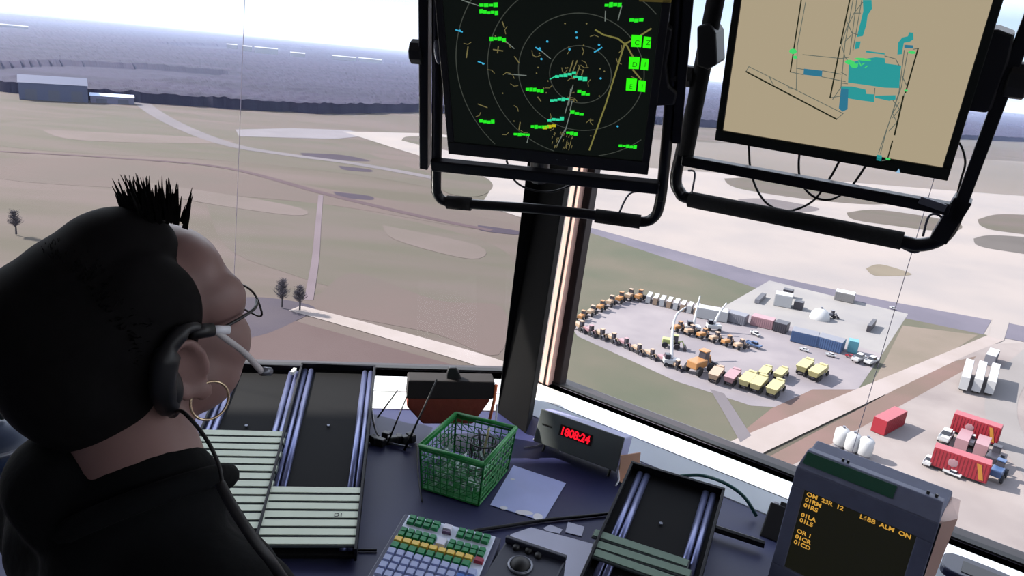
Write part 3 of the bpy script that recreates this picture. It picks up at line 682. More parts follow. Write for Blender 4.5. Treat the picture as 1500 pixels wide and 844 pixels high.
# ---- radar display
rd = thing('radar_display', 'square ceiling-hung radar display with green data blocks on a black screen', 'monitor', MM1)
monitor_body(rd, W1, .46, emit('radar_screen', (13, 17, 15)), -.195, .195, .03, .43, m_blk)
E_ = lambda n, c: emit(n, c, 1.0)
e_grn = E_('radar_green', (40, 235, 40)); e_brt = E_('radar_block_green', (50, 250, 20)); e_tl = E_('radar_teal', (50, 215, 160)); e_ring = E_('radar_ring', (62, 66, 60)); e_yel = E_('radar_map_yellow', (120, 116, 62)); e_tan = E_('radar_tan', (112, 104, 66)); e_blu = E_('radar_blue', (60, 170, 210)); e_dkm = E_('radar_dark_glyph', (10, 60, 14)); e_gy = E_('radar_grey', (110, 118, 112))
rg = MB(); c1_ = P1(850, 110, .001)
for r in (.058, .118, .178, .240, .30):
    ps = []
    for i in range(97):
        a = 2*pi*i/96; p = V((c1_.x+r*cos(a), c1_.y+r*sin(a), .0012))
        ok = -.19 < p.x < .19 and .034 < p.y < .425
        if ok: ps.append(p)
        else:
            if len(ps) > 1: ribbon(rg, P1, ps, .0017, raw=True)
            ps = []
    if len(ps) > 1: ribbon(rg, P1, ps, .0017, raw=True)
rg.build('range_rings', e_ring, rd)
def CP(x, y): return (650+x/3.376, y/3.376)     # detail-view coordinates to photo pixels
y_ = MB()
ribbon(y_, P1, [CP(750, 148), CP(790, 172), CP(860, 190), CP(905, 225), CP(935, 280)], .003, .0016)
ribbon(y_, P1, [CP(900, 215), CP(950, 190), CP(1025, 142)], .003, .0016)
ribbon(y_, P1, [CP(893, 222), CP(850, 360), CP(800, 520), CP(720, 742)], .003, .0016)
ribbon(y_, P1, [CP(935, 345), CP(975, 392)], .003, .0016)
y_.build('map_lines', e_yel, rd)
g = MB(); rr = random.Random(4)
def dash(mb, a, b, wdt=.006, off=.002):
    A = P1(*CP(*a), off); B = P1(*CP(*b), off); n = max(2, int((B-A).length/.007))
    for i in range(n):
        p = A.lerp(B, (i+.5)/n); L = (B-A).length/n*.46; h = wdt*rr.uniform(.42, .80); dy = rr.uniform(-.0012, .0012)
        g2 = [(p.x-L, p.y-h+dy, off), (p.x+L, p.y-h*.8+dy, off), (p.x+L, p.y+h+dy, off), (p.x-L, p.y+h*.8+dy, off)]
        mb.add(g2, [(0, 1, 2, 3)])
for a, b in (((175, 22), (268, 26)), ((175, 52), (270, 68)), ((225, 190), (308, 196)), ((175, 598), (252, 604)), ((405, 440), (495, 452)), ((345, 662), (425, 668)), ((430, 625), (520, 628)), ((660, 450), (722, 468)),
             ((625, 552), (692, 568)), ((605, 655), (662, 668)), ((795, 24), (880, 26)), ((918, 96), (988, 102)), ((865, 718), (955, 728))): dash(g, a, b)
g.build('green_data_tags', e_grn, rd)
g = MB()
for a, b in (((550, 378), (655, 362)), ((640, 378), (710, 394)), ((525, 498), (620, 488)), ((512, 596), (595, 586))): dash(g, a, b)
ribbon(g, P1, [CP(525, 392), CP(560, 374)], .002, .0018)
g.build('teal_data_tags', e_tl, rd)
g = MB(); g3 = MB()
for x, y, s1, s2 in ((930, 172, 'C', 'Z'), (918, 280, 'D', '1'), (904, 388, 'E', '1')):
    poly(g, P1, [CP(x, y), CP(x+52, y+2), CP(x+52-6, y+62), CP(x-4, y+60)], .002)
    poly(g, P1, [CP(x+60, y+8), CP(x+96, y+12), CP(x+92, y+68), CP(x+54, y+64)], .002)
    for s_, xx in ((s1, x+8), (s2, x+64)):
        p = P1(*CP(xx+4, y+50), .003); text(rd, s_, p, .013, e_dkm, 'data_block_letter', bold=-.0002)
g.build('data_blocks', e_brt, rd)
g = MB()
for x, y in ((655, 160), (658, 186), (622, 244), (768, 222), (483, 292), (776, 388), (860, 625), (195, 315), (80, 152), (475, 240), (512, 205)):
    p = P1(*CP(x, y), .002); g.ell(p, (.0022, .0022, .0006), n=8, m=4)
for a, b in (((455, 235), (482, 252)), ((745, 258), (782, 235)), ((170, 305), (200, 315)), ((60, 148), (92, 158))): ribbon(g, P1, [CP(*a), CP(*b)], .0025, .002)
g.build('blue_targets', e_blu, rd)
g = MB()
for k in range(60):
    x = rr.gauss(520, 190); y = rr.gauss(420, 190)
    if not (60 < x < 960 and 20 < y < 690): continue
    p = P1(*CP(x, y), .0018); q = rr.random()
    if q < .5: g.ell(p, (.0016, .0016, .0005), n=6, m=4)
    else:
        a = rr.uniform(0, 6.3); pp = [V((p.x+.008*(j-1)*cos(a+.4*j), p.y+.008*(j-1)*sin(a+.4*j), .0018)) for j in range(3)]; ribbon(g, P1, pp, .0013, raw=True)
for a, b in (((640, 300), (622, 355)), ((660, 300), (640, 350)), ((672, 330), (655, 372)), ((690, 345), (682, 372)), ((290, 108), (300, 135)), ((120, 232), (112, 285)), ((245, 245), (292, 252)), ((270, 230), (266, 262)), ((170, 515), (215, 532)), ((378, 605), (372, 640)), ((350, 280), (372, 310)), ((465, 480), (480, 500))):
    ribbon(g, P1, [CP(*a), CP(*b)], .0022, .0018)
for k in range(36):
    x = rr.uniform(535, 640); y = rr.uniform(650, 730); ribbon(g, P1, [CP(x, y), CP(x-4, y+12)], .0012, .0018)
g.build('map_marks', e_tan, rd)
g = MB()
for a, b in (((90, 0), (172, 28)), ((300, 198), (348, 240)), ((480, 250), (528, 290)), ((318, 366), (408, 374)), ((880, 30), (862, 100)), ((800, 55), (798, 105)), ((640, 420), (600, 560), ), ((628, 440), (618, 520)), ((600, 640), (560, 720)), ((625, 560), (600, 650)), ((635, 500), (625, 545)), ((420, 672), (412, 705))):
    ribbon(g, P1, [CP(*a), CP(*b)], .0018, .0018)
g.build('target_leaders', e_gy, rd)
g = MB(); dash(g, (490, 632), (555, 622)); g.build('amber_data_tag', E_('radar_amber', (190, 180, 30)), rd)
g = MB(); poly(g, P1, [(937, -8), (985, -6), (983, 4), (936, 2)], .002); g.build('menu_tab', E_('radar_tab', (70, 62, 30)), rd)
for x in (816, 830):
    p = P1(x, 234, .003); MB().ell(p, (.0014, .0014, .001), n=8, m=4).build('indicator', m_chr, rd)

# ---- surface map display
sd_ = thing('map_display', 'square ceiling-hung display showing a tan airfield map with teal buildings', 'monitor', MM2)
monitor_body(sd_, W2, .46, emit('map_screen', (172, 158, 131)), -.196, .196, .022, .44, mat('dark_olive_bezel', (18, 24, 14), .4))
def CQ(x, y): return (1040+x/3.126, y/3.126)
g = MB()
T = lambda *p: [CQ(*q) for q in p]
for pp in (T((700, 0), (740, 0), (742, 40), (722, 70), (716, 115), (700, 165), (672, 170), (690, 100), (702, 50)), T((668, 190), (690, 190), (684, 222), (662, 226)), T((858, 250), (862, 195), (880, 172), (906, 166), (912, 148), (930, 150), (932, 180), (914, 192), (888, 196), (878, 248)),
           T((636, 290), (700, 270), (760, 262), (800, 266), (802, 290), (876, 300), (872, 330), (866, 404), (800, 402), (632, 378)), T((715, 232), (800, 244), (800, 250), (715, 240)),
           T((600, 395), (650, 396), (712, 410), (716, 430), (752, 432), (752, 468), (690, 460), (640, 452), (600, 440)), T((756, 438), (850, 436), (850, 456), (820, 462), (756, 448)), T((764, 708), (788, 712), (784, 738), (762, 734))):
    poly(g, P2, pp, .002)
g.build('teal_buildings', E_('map_teal', (45, 150, 150)), sd_)
g = MB()
for pp in (T((430, 314), (515, 324), (512, 352), (428, 342)), T((600, 404), (634, 408), (630, 500), (606, 512), (590, 496)), T((890, 205), (930, 208), (930, 222), (890, 220))): poly(g, P2, pp, .0024)
g.build('blue_buildings', E_('map_blue', (48, 116, 142)), sd_)
g = MB()
for pp, w_ in ((T((418, 0), (368, 330)), .0022), (T((640, 0), (598, 200)), .0022), (T((596, 215), (550, 448)), .0024), (T((165, 328), (580, 546)), .0026), (T((953, 222), (895, 425)), .0022), (T((886, 440), (845, 618)), .0026), (T((836, 645), (812, 732)), .0022)):
    ribbon(g, P2, pp, w_, .003)
g.build('runway_edges', E_('map_black', (34, 38, 26)), sd_)
g = MB()
for pp in (T((438, 10), (400, 210), (395, 410)), T((165, 328), (178, 305), (610, 520), (580, 546)), T((425, 250), (600, 268), (635, 262)), T((395, 312), (430, 318)), T((368, 330), (428, 342)), T((515, 324), (600, 340)), T((512, 352), (620, 374)),
           T((655, 0), (618, 200), (600, 400), (562, 455)), T((672, 0), (640, 250)), T((695, 0), (655, 230)), T((700, 10), (660, 60), (625, 130), (602, 200), (618, 260), (640, 290)), T((660, 60), (690, 60)), T((625, 95), (650, 150), (680, 160)), T((618, 190), (648, 160)),
           T((550, 448), (600, 440)), T((905, 240), (876, 400), (772, 700)), T((890, 230), (866, 420), (808, 600), (780, 706)), T((953, 222), (930, 226)), T((880, 350), (905, 400), (886, 440)), T((838, 460), (868, 500), (836, 540)), T((866, 470), (836, 520), (856, 560), (820, 600)), T((755, 404), (752, 440)), T((270, 350), (290, 388)), T((360, 402), (400, 410)), T((800, 256), (850, 270), (866, 300)), T((788, 736), (812, 732)), T((600, 330), (624, 345)), T((600, 380), (630, 384))):
    ribbon(g, P2, pp, .0013, .0026)
g.build('taxiway_lines', E_('map_line', (96, 104, 96)), sd_)
g = MB()
for (x, y), (a, b) in zip(((640, 285), (660, 300), (700, 272), (380, 235), (390, 262), (925, 240), (898, 415), (815, 728)), ((24, 14), (20, 14), (40, 8), (20, 16), (12, 10), (18, 8), (9, 6), (12, 8))):
    p = P2(*CQ(x, y), .0034); g.ell(p, (a*.00035, b*.00030, .0004), n=8, m=4)
for k in range(6): ribbon(g, P2, T((640+k*14, 282+(k % 3)*14), (650+k*14, 290+(k % 2)*12)), .0018, .0036)
g.build('aircraft_targets', E_('map_green', (70, 210, 110)), sd_)
g = MB(); p = P2(*CQ(862, 784), .004); g.add([p+V((-.003, -.003, 0)), p+V((.004, -.003, 0)), p+V((0, .005, 0))], [(0, 1, 2)]); g.build('power_light', E_('led_blue', (150, 190, 220)), sd_)

# ---- tube yokes that carry the displays
def yoke(M, pl, name, label, path, rad, sleeves, cross, cross_r, flats, plates, knobs, wires, extra=None, off=-.03):
    t = thing(name, label, 'display mount', M)
    MB().tube(smooth_path([pl(x, y, off) for x, y in path], 5), rad, 14).build('tube_frame', m_tubem, t, True)
    for a, b in sleeves: MB().tube([pl(*a, off), pl(*b, off)], rad*1.35, 16).build('foam_sleeve', m_foam, t, True)
    for a, b in cross:
        A = pl(*a, off+.012); B = pl(*b, off+.012); d = B-A; M3 = Matrix.Rotation(atan2(d.y, d.x), 3, 'Z')
        box('crossbar', (A+B)/2, (d.length, cross_r*2, .02), m_tubem, t, .003, M=M3)
    for a, b, w_ in flats:
        A = pl(*a, off); B = pl(*b, off); d = B-A; M3 = Matrix.Rotation(atan2(d.y, d.x), 3, 'Z')
        box('flat_bar', (A+B)/2, (d.length, w_, .03), m_tubem, t, .002, M=M3)
    for pp in plates:
        q = [pl(x, y, 0) for x, y in pp]; MB().prism([(v.x, v.y) for v in q], off-.03, off+.022).build('tilt_plate', m_blk, t, bevel=.004)
    for (x, y), r in knobs:
        p = pl(x, y, off)
        MB().tube([p+V((-r*.55, 0, 0)), p+V((-r*.45, 0, 0)), p+V((r*.45, 0, 0)), p+V((r*.55, 0, 0))], [r*.85, r, r, r*.85], 9).build('knob', m_knob, t, bevel=.001)
    for ww in wires: MB().tube(smooth_path([pl(x, y, off+.004) for x, y in ww], 4), .0022, 6).build('wire_clip', m_chr, t, True)
    I_ = M.inverted(); L0 = pl(path[0][0], path[0][1], off); L1 = pl(path[0][0]+360, path[0][1], off); L1.y = L0.y
    MB().tube([L0, L1], rad, 12).build('top_bar', m_tubem, t, True)
    mid = (L0+L1)/2; wm = M @ mid; MB().tube([mid, I_ @ V((wm.x, wm.y, 3.199))], .024, 16).build('ceiling_pole', m_tubem, t, True)
    return t
yk1 = yoke(MM1, P1, 'display_yoke', 'black tube yoke holding the radar display', [(641, -260), (641, 120), (639, 262), (641, 284), (653, 295), (690, 299), (800, 307), (900, 319), (940, 325), (958, 318), (966, 300), (972, 255), (984, 120), (1003, -200)], .0115,
     [((655, 296), (690, 299)), ((872, 316), (938, 325))], [((632, 240), (966, 274))], .0135, [((623, -260), (623, 243), .019), ((1022, -160), (991, 205), .018)],
     [[(944, 40), (978, 42), (985, 46), (980, 80), (976, 100), (980, 130), (992, 140), (988, 158), (950, 160)], [(648, 20), (656, 20), (662, 120), (652, 118)]], [((612, 76), .024), ((987, 112), .012), ((968, 288), .013)],
     [[(907, 312), (922, 284), (945, 281)]])
sp_ = MB(); pq = P1(641, 76, -.012); sp_.ell(pq, (.008, .026, .004), n=16); sp_.build('slot_washer', m_chr, yk1, True)
yk2 = yoke(MM2, P2, 'display_yoke', 'black tube yoke holding the tan map display', [(1092, -260), (1045, 30), (1024, 115), (998, 222), (990, 262), (996, 281), (1015, 292), (1150, 321), (1310, 352), (1345, 359), (1374, 352), (1392, 334), (1404, 300)], .0128,
     [((1010, 292), (1322, 353)), ((1056, -40), (1004, 226))], [((1000, 234), (1392, 306))], .011, [((1399, 322), (1545, -70), .021), ((1375, 350), (1412, 290), .03)],
     [[(1440, 45), (1462, 45), (1486, 54), (1478, 90), (1452, 162), (1444, 168), (1412, 164)], [(1018, 40), (1036, 34), (1046, 50), (1048, 96), (1034, 104), (1018, 98)]], [((1009, 112), .022), ((1491, 118), .030)],
     [[(1352, 346), (1360, 318), (1372, 314), (1384, 322)], [(1316, 360), (1340, 370), (1356, 360)], [(1008, 250), (1018, 254), (1012, 288)]])
box('label_plate', P2(1366, 299, -.006), (.045, .014, .004), m_chr, yk2, .001, M=Matrix.Rotation(radians(-9), 3, 'Z'))
def cable(pts, r, label, m=m_cable, name='cable', group=None):
    o = MB().tube(smooth_path(pts, 6), r, 8).build(name, m, None, True); return tag(o, label, 'cable', group)
Q = lambda x, y, o=-.06: MM2 @ P2(x, y, o)
cable([Q(1094, 180), Q(1097, 215), Q(1099, 245), Q(1108, 276), Q(1126, 300), Q(1155, 309), Q(1190, 295), Q(1215, 262), Q(1230, 235)], .0024, 'black cable hanging in the largest loop under the map display')
cable([Q(1174, 205), Q(1170, 240), Q(1174, 268), Q(1192, 288), Q(1218, 292), Q(1246, 274), Q(1270, 240)], .0024, 'black cable hanging in the smaller loop right under the map display')
cable([Q(1396, 200), Q(1408, 214), Q(1414, 238), Q(1408, 262), Q(1402, 286)], .002, 'thin black cable at the lower right corner of the map display')
Q1 = lambda x, y, o=-.07: MM1 @ P1(x, y, o)
cable([Q1(742, 235), Q1(752, 262), Q1(772, 276), Q1(805, 281), Q1(835, 272), Q1(850, 262)], .0024, 'black cable looping under the radar display in front of the post')
# carrier arm from post to the radar display
tag(MB().tube([Q1(790, 262), Q1(795, 150), Q1(800, 40)], .022, 12).build('mount_arm', m_blk, None, True), 'short black mount behind the lower middle of the radar display', 'display mount')

# ================================================================== THINGS ON THE CONSOLE
ZD = .76
D = lambda x, y, z=ZD: at_z(x, y, z)
m_rail = mat('blue_anodised_rail', (104, 110, 146), .32, metal=.7, var=.05); m_strip = mat('green_strip_paper', (216, 226, 206), .7, var=.05, scale=20); m_bed = mat('black_rack_bed', (9, 9, 11), .7, spec=.15)
m_hold = mat('dark_strip_holder', (52, 60, 62), .5); m_sideb = mat('black_side', (12, 12, 18), .5, spec=.25)
def rack(BL, BR, TL, TR, label, rail_l, rail_r, foot=ZD, group='strip racks'):
    M, w_, h_, wt = frame(BL, BR, TL, TR); t = thing('strip_rack', label, 'rack', M, group)
    w_ = (w_+wt)/2
    box('bed', (0, h_/2, -.008), (w_, h_, .012), m_bed, t, .002)
    for s_ in (-1, 1):
        box('side_wall', (s_*(w_/2-.003), h_/2, -.001), (.006, h_+.004, .034), m_sideb, t, .001)
        x = rail_l if s_ < 0 else rail_r
        r_ = MB()
        for dx in (-.0085, .0085): r_.tube([(x*w_+dx, .01, -.001), (x*w_+dx, h_-.01, -.001)], .0078, 14)
        r_.build('rail', m_rail, t, True)
    box('top_bar', (0, h_+.002, .002), (w_, .008, .03), m_sideb, t, .001)
    MB().tube([(0, h_*.62, -.002), (0, h_*.62, .002)], .004, 10).build('screw', m_chr, t)
    # wedge support: side plates down to the desk
    I = M.inverted(); sup = MB()
    for s_ in (-1, 1):
        b0 = M @ V((s_*(w_/2-.01), .02, -.014)); b1 = M @ V((s_*(w_/2-.01), h_-.01, -.014)); th = (M.to_3x3() @ V((1, 0, 0)))*.006
        g0 = V((b0.x, b0.y, foot+.001)); g1 = V((b1.x, b1.y, foot+.001))
        sup.hull8([I @ p for p in (g0, g0+th, g1+th, g1)], [I @ p for p in (b0, b0+th, b1+th, b1)])
    sup.build('support', m_sideb, t)
    return t, M, w_, h_
def strips(M, w_, n, y0, pitch, rk, label_fn, group, skew=None, writing=(), sw=.205, pm=None):
    proto = None
    for i in range(n):
        T_ = M @ Matrix.Translation((0, y0-i*pitch, .008))
        if i == 0:
            t = thing('flight_strip', label_fn(i), 'flight strip', T_, group)
            box('holder', (0, 0, 0), (sw+.004, pitch*.93, .006), m_hold, t, .0015)
            box('paper_strip', (0, .0016, .0042), (sw-.002, pitch*.70, .0016), pm or m_strip, t)
            proto = t
        else:
            t = copy_tree(proto); t.matrix_world = T_; t['label'] = label_fn(i)
        if skew: t.matrix_world = T_ @ Matrix.Translation((skew[i % len(skew)][0], 0, 0)) @ Matrix.Rotation(skew[i % len(skew)][1], 4, 'Z')
        if i in dict(writing):
            text(t, dict(writing)[i], (.048, -.006, .0055), .016, m_ink, 'handwriting')
m_ink = mat('dark_ink', (40, 44, 52), .6)
ords = ['topmost', 'second', 'third', 'fourth', 'fifth', 'sixth', 'seventh', 'eighth', 'ninth', 'tenth', 'eleventh', 'twelfth', 'thirteenth']
zb, zt = .785, .895
rk2, M2_, w2_, h2_ = rack(D(372, 812, zb), D(520, 812, zb), D(430, 541, zt), D(544, 541, zt), 'black strip rack with blue metal rails, whole one right of the woman', -.40, .40, group=None)
strips(M2_, w2_, 7, .176, .0255, rk2, lambda i: ords[i]+' pale green flight strip from the top in the whole rack right of the woman', 'flight strips in the whole rack', skew=((0, 0), (-.002, .003), (.001, -.002)), writing=((3, 'D1'),))
rk1, M1_, w1_, h1_ = rack(D(225, 812, zb), D(368, 812, zb), D(300, 541, zt), D(420, 541, zt), 'black strip rack with blue metal rails, half hidden behind the woman', -.40, .40, group=None)
strips(M1_, w1_, 13, .372, .0255, rk1, lambda i: ords[i]+' pale green flight strip from the top in the rack half hidden by the woman', 'flight strips in the half-hidden rack', skew=((0, 0), (.002, .003), (-.001, -.002), (.003, .001)))
tg = box('white_tab', (0, 0, .006), (.010, .028, .010), mat('white_tab', (235, 238, 230), .5), None, .001); tg.matrix_world = Matrix.Translation(at_z(430, 547, zt+.008)); tag(tg, 'small white plastic tab standing between the tops of two strip racks', 'tab')
# third rack, right
rk3, M3_, w3_, h3_ = rack(D(838, 862, .80), D(1014, 926, .80), D(960, 689, .872), D(1082, 741, .872), 'black strip rack with blue metal rails standing right of the clock, nearly empty', -.34, .36, group=None)
strips(M3_, w3_, 3, .150, .027, rk3, lambda i: ['topmost', 'middle', 'lowest'][i]+' dull green flight strip in the rack by the amber terminal', 'flight strips in the right-hand rack', skew=((-.022, .0), (-.012, .02), (-.004, -.01)), pm=mat('dull_green_paper', (112, 134, 118), .7))

# ---- green basket
m_crate = mat('green_crate_plastic', (22, 122, 52), .45, var=.15, k=1.0)
zt_ = .885
ct = [D(615, 653, zt_), D(709, 680, zt_), D(756, 627, zt_), D(668, 606, zt_)]
cb_ = [V((p.x, p.y, ZD+.002)) for p in ct]; cc = sum(cb_, V())/4
cb_ = [cc+(p-cc)*.90 for p in cb_]; cb_ = [V((p.x, p.y, ZD+.002)) for p in cb_]
Mc = frame_z(V((cc.x, cc.y, ZD+.002)), -atan2((ct[1]-ct[0]).y, (ct[1]-ct[0]).x)); Ic = Mc.inverted()
bk_ = thing('plastic_basket', 'small green lattice plastic basket standing on the desk before the post', 'basket', Mc)
ct = [Ic @ p for p in ct]; cb_ = [Ic @ p for p in cb_]
rim = MB()
for i in range(4):
    a, b = ct[i], ct[(i+1) % 4]; rim.tube([a, b], .0058, 8)
for p in ct: rim.ell(p, .0045, n=8, m=6)
rim.build('rim', m_crate, bk_, True)
for i in range(4):
    a, b, c, d = cb_[i], cb_[(i+1) % 4], ct[(i+1) % 4], ct[i]; lt = MB()
    P_ = lambda u, v: (a.lerp(b, u)).lerp(d.lerp(c, u), v)
    nn_ = 9
    for k in range(nn_+1):
        u = k/nn_; lt.tube([P_(u, 0), P_(u, 1)], .0028 if k in (0, nn_) else .0013, 5)
    for v in (.02, .14, .27, .40, .53, .66, .8, .92): lt.tube([P_(0, v), P_(1, v)], .0030 if v > .9 or v < .1 else .0013, 5)
    for k in range(nn_):
        for v0 in (.14, .40, .66): lt.tube([P_(k/nn_, v0), P_((k+1)/nn_, v0+.13)], .0011, 4)
    lt.build('side_lattice', m_crate, bk_)
MB().hull8([p-V((0, 0, .0)) for p in cb_], [p+V((0, 0, .003)) for p in cb_]).build('base', m_crate, bk_)
m_film = mat('crumpled_clear_wrap', (205, 222, 216), .22, var=.5, scale=40, rgb2=(96, 120, 114)); m_mesh = mat('black_mesh', (24, 24, 26), .5)
cr_ = MB(); rr = random.Random(11); inner = [cb_[0].lerp(cb_[2], .5)]
for k in range(130):
    u = rr.uniform(.10, .90); v = rr.uniform(.05, .55); h_ = rr.uniform(.012, .085); p = (cb_[0].lerp(cb_[1], u)).lerp(cb_[3].lerp(cb_[2], u), v); s_ = rr.uniform(.008, .016)
    M3 = Matrix.Rotation(rr.uniform(0, 6), 3, V((rr.random(), rr.random(), rr.random())).normalized())
    vs_ = [p+V((0, 0, h_))+M3 @ V((rr.uniform(-1, 1), rr.uniform(-1, 1), rr.uniform(-.6, .6)))*s_ for _ in range(5)]
    cr_.add(vs_, [(0, 1, 2), (0, 2, 3), (0, 3, 4), (1, 2, 4), (1, 3, 2)])
wr = cr_.build('plastic_wrap', m_film); wr.matrix_world = Mc; tag(wr, 'crumpled clear wrappers and pens caps filling the green basket', 'wrappers', kind='stuff')
def cup(u, v, r, h_, label):
    p = (cb_[0].lerp(cb_[1], u)).lerp(cb_[3].lerp(cb_[2], u), v); t = thing('pen_cup', label, 'cup', Mc @ Matrix.Translation(p+V((0, 0, .004))))
    b = MB(); n = 16
    for k in range(n):
        a = 2*pi*k/n; b.tube([(r*cos(a), r*sin(a), 0), (r*cos(a+.4), r*sin(a+.4), h_)], .0009, 4); b.tube([(r*cos(a), r*sin(a), 0), (r*cos(a-.4), r*sin(a-.4), h_)], .0009, 4)
    b.build('mesh_wall', m_mesh, t); MB().torus((0, 0, h_), r, .002).build('rim', m_mesh, t, True); MB().tube([(0, 0, 0), (0, 0, .002)], r, 18).build('base', m_mesh, t)
cup(.66, .70, .034, .095, 'round black mesh pen cup at the back inside the green basket')
for i, (u, v, a, c, l) in enumerate(((.62, .72, .15, (200, 190, 150), 'tan'), (.72, .66, -.2, (60, 60, 70), 'black'))):
    p = Mc @ ((cb_[0].lerp(cb_[1], u)).lerp(cb_[3].lerp(cb_[2], u), v)+V((0, 0, .008))); tag(MB().tube([p, p+V((a*.1, .01, .118)), p+V((a*.11, .011, .125))], [.003, .003, .001], 8).build('pencil', mat('pencil_'+l, c, .5)), l+' pencil standing in the mesh cup in the green basket', 'pencil')

# ---- papers and painted sun patches on the desk
m_pap = mat('bluish_paper', (178, 188, 236), .5, var=.08, scale=12); m_papg_sun = mat('grey_paper_sun_patch', (186, 188, 208), .6, var=.04); m_white = mat('white_glint_plastic', (240, 240, 246), .25)
def sheet(name, px, z, m, label, cat='paper'):
    pts = [D(x, y, z) for x, y in px]; c = sum(pts, V())/len(pts); t_ = MB()
    poly_ = [(p.x-c.x, p.y-c.y) for p in pts]; t_.prism(poly_, -.0006, .0006); o = t_.build(name, m); o.location = c; return tag(o, label, cat)
ps = sheet('paper_sheet', [(752, 682), (829, 708), (796, 764), (718, 740)], ZD+.0016, m_pap, 'bluish paper sheet lying right of the green basket')
for x, y, w_, h_ in ((738, 744, .010, .007), (768, 751, .022, .010), (788, 757, .012, .014), (751, 702, .006, .004)):
    p = D(x, y, ZD+.0026)-ps.location; MB().prism([(p.x+w_*cos(a), p.y+h_*sin(a)) for a in [2*pi*k/12 for k in range(12)]], .0000, .0008).build('glint_dab', m_white, ps)  # window glints on the sheet drawn as white dabs
sheet('paper_sheet', [(748, 783), (778, 773), (868, 797), (882, 800), (850, 850), (835, 872), (790, 850), (735, 815)], ZD+.0016, m_papg_sun, 'large grey paper sheet lying under the intercom panel and dull strips')
sheet('sun_patch', [(796, 774), (806, 769), (824, 776), (820, 782), (800, 778)], ZD+.0016, m_papg_sun, 'small painted sun patch on the desk, left one of the pair below the cable')  # sunlight patches on the desk drawn as thin pale sheets
sheet('sun_patch', [(828, 780), (832, 765), (856, 772), (852, 786)], ZD+.0016, m_papg_sun, 'small painted sun patch on the desk, right one of the pair below the cable')
cable([D(560, 826, ZD+.006), D(640, 800, ZD+.006), D(686, 780, ZD+.006), D(740, 771, ZD+.006), D(800, 762, ZD+.006), D(870, 755, ZD+.006), D(925, 748, ZD+.006)], .0042, 'thick black cable running over the desk from the keyboard to the right-hand rack')
cable([D(500, 806, ZD+.004), D(552, 806, ZD+.004)], .003, 'short black cable end by the corner of the whole strip rack')
cable([D(618, 735, ZD+.003), D(612, 690, ZD+.003), D(611, 650, ZD+.003)], .0018, 'thin dark cable along the left side of the green basket')

# ---- colour-keyed keyboard
Mk, kw, kh, _ = frame(D(543, 862, ZD+.03), D(672, 898, ZD+.03), D(617, 742, ZD+.065), D(738, 777, ZD+.065))
kb = thing('keyboard', 'flight data keyboard with green, yellow, blue and white keys on a sloping base', 'keyboard', Mk)
m_kwh = mat('key_surround_white', (205, 212, 230), .5, var=.03); m_kbase = mat('keyboard_base', (58, 60, 84), .5)
Ik = Mk.inverted(); kwd = .200; kln = .21
foot_pts = [Mk @ V((sx*kwd*.56, sy, 0)) for sx, sy in ((-1, -.01), (1, -.01), (1, kln+.006), (-1, kln+.006))]
MB().hull8([Ik @ V((p.x, p.y, ZD+.001)) for p in foot_pts], [Ik @ (p-V((0, 0, .004))) for p in foot_pts]).build('base', m_kbase, kb, bevel=.002)
box('faceplate', (0, kln/2, -.001), (kwd, kln, .006), m_kwh, kb, .0015)
kc = {'g': mat('key_green', (14, 120, 66), .4), 'y': mat('key_yellow', (226, 190, 84), .4), 'r': mat('key_red', (150, 40, 62), .4), 'w': mat('key_greyblue', (158, 168, 204), .4), 'b': mat('key_blue', (50, 100, 176), .4), 'l': mat('key_label_white', (210, 210, 222), .5), 'd': mat('key_plum', (84, 60, 90), .5)}
KM = {}
def key(x, y, w_, h_, c):
    k_ = (round(w_, 4), round(h_, 4), c)
    if k_ not in KM:
        me = MB().box((0, 0, .004), (w_, h_, .008), None, .82).mesh('key'); me.materials.append(kc[c]); KM[k_] = me
    o = bpy.data.objects.new('key', KM[k_]); COL.objects.link(o); o.parent = kb; o.location = (x, y, .002)
x0 = -kwd/2
for r_, y in ((0, .200), (1, .187)):
    for i in range(4): key(x0+.014+i*.0185, y, .016, .0115, 'g'); key(x0+.128+i*.0185, y-.001, .016, .0115, 'g')
key(x0+.096, .197, .020, .016, 'l'); key(x0+.098, .183, .020, .004, 'd')
for y in (.160, .147):
    for i in range(5): key(x0+.010+i*.0165, y, .0145, .012, 'g'); key(x0+.120+i*.0165, y, .0145, .012, 'g')
key(x0+.098, .153, .022, .022, 'l')
for i in range(9): key(x0+.010+i*.0195, .131, .0185, .013, 'y')
key(x0+.188, .131, .019, .013, 'r')
for i in range(9): key(x0+.010+i*.0195, .114, .0175, .016, 'g')
for r_ in range(4):
    for i in range(10): key(x0+.010+i*.0195, .096-r_*.0195, .0175, .0165, 'b' if (i >= 8 and r_ >= 1) else 'w')

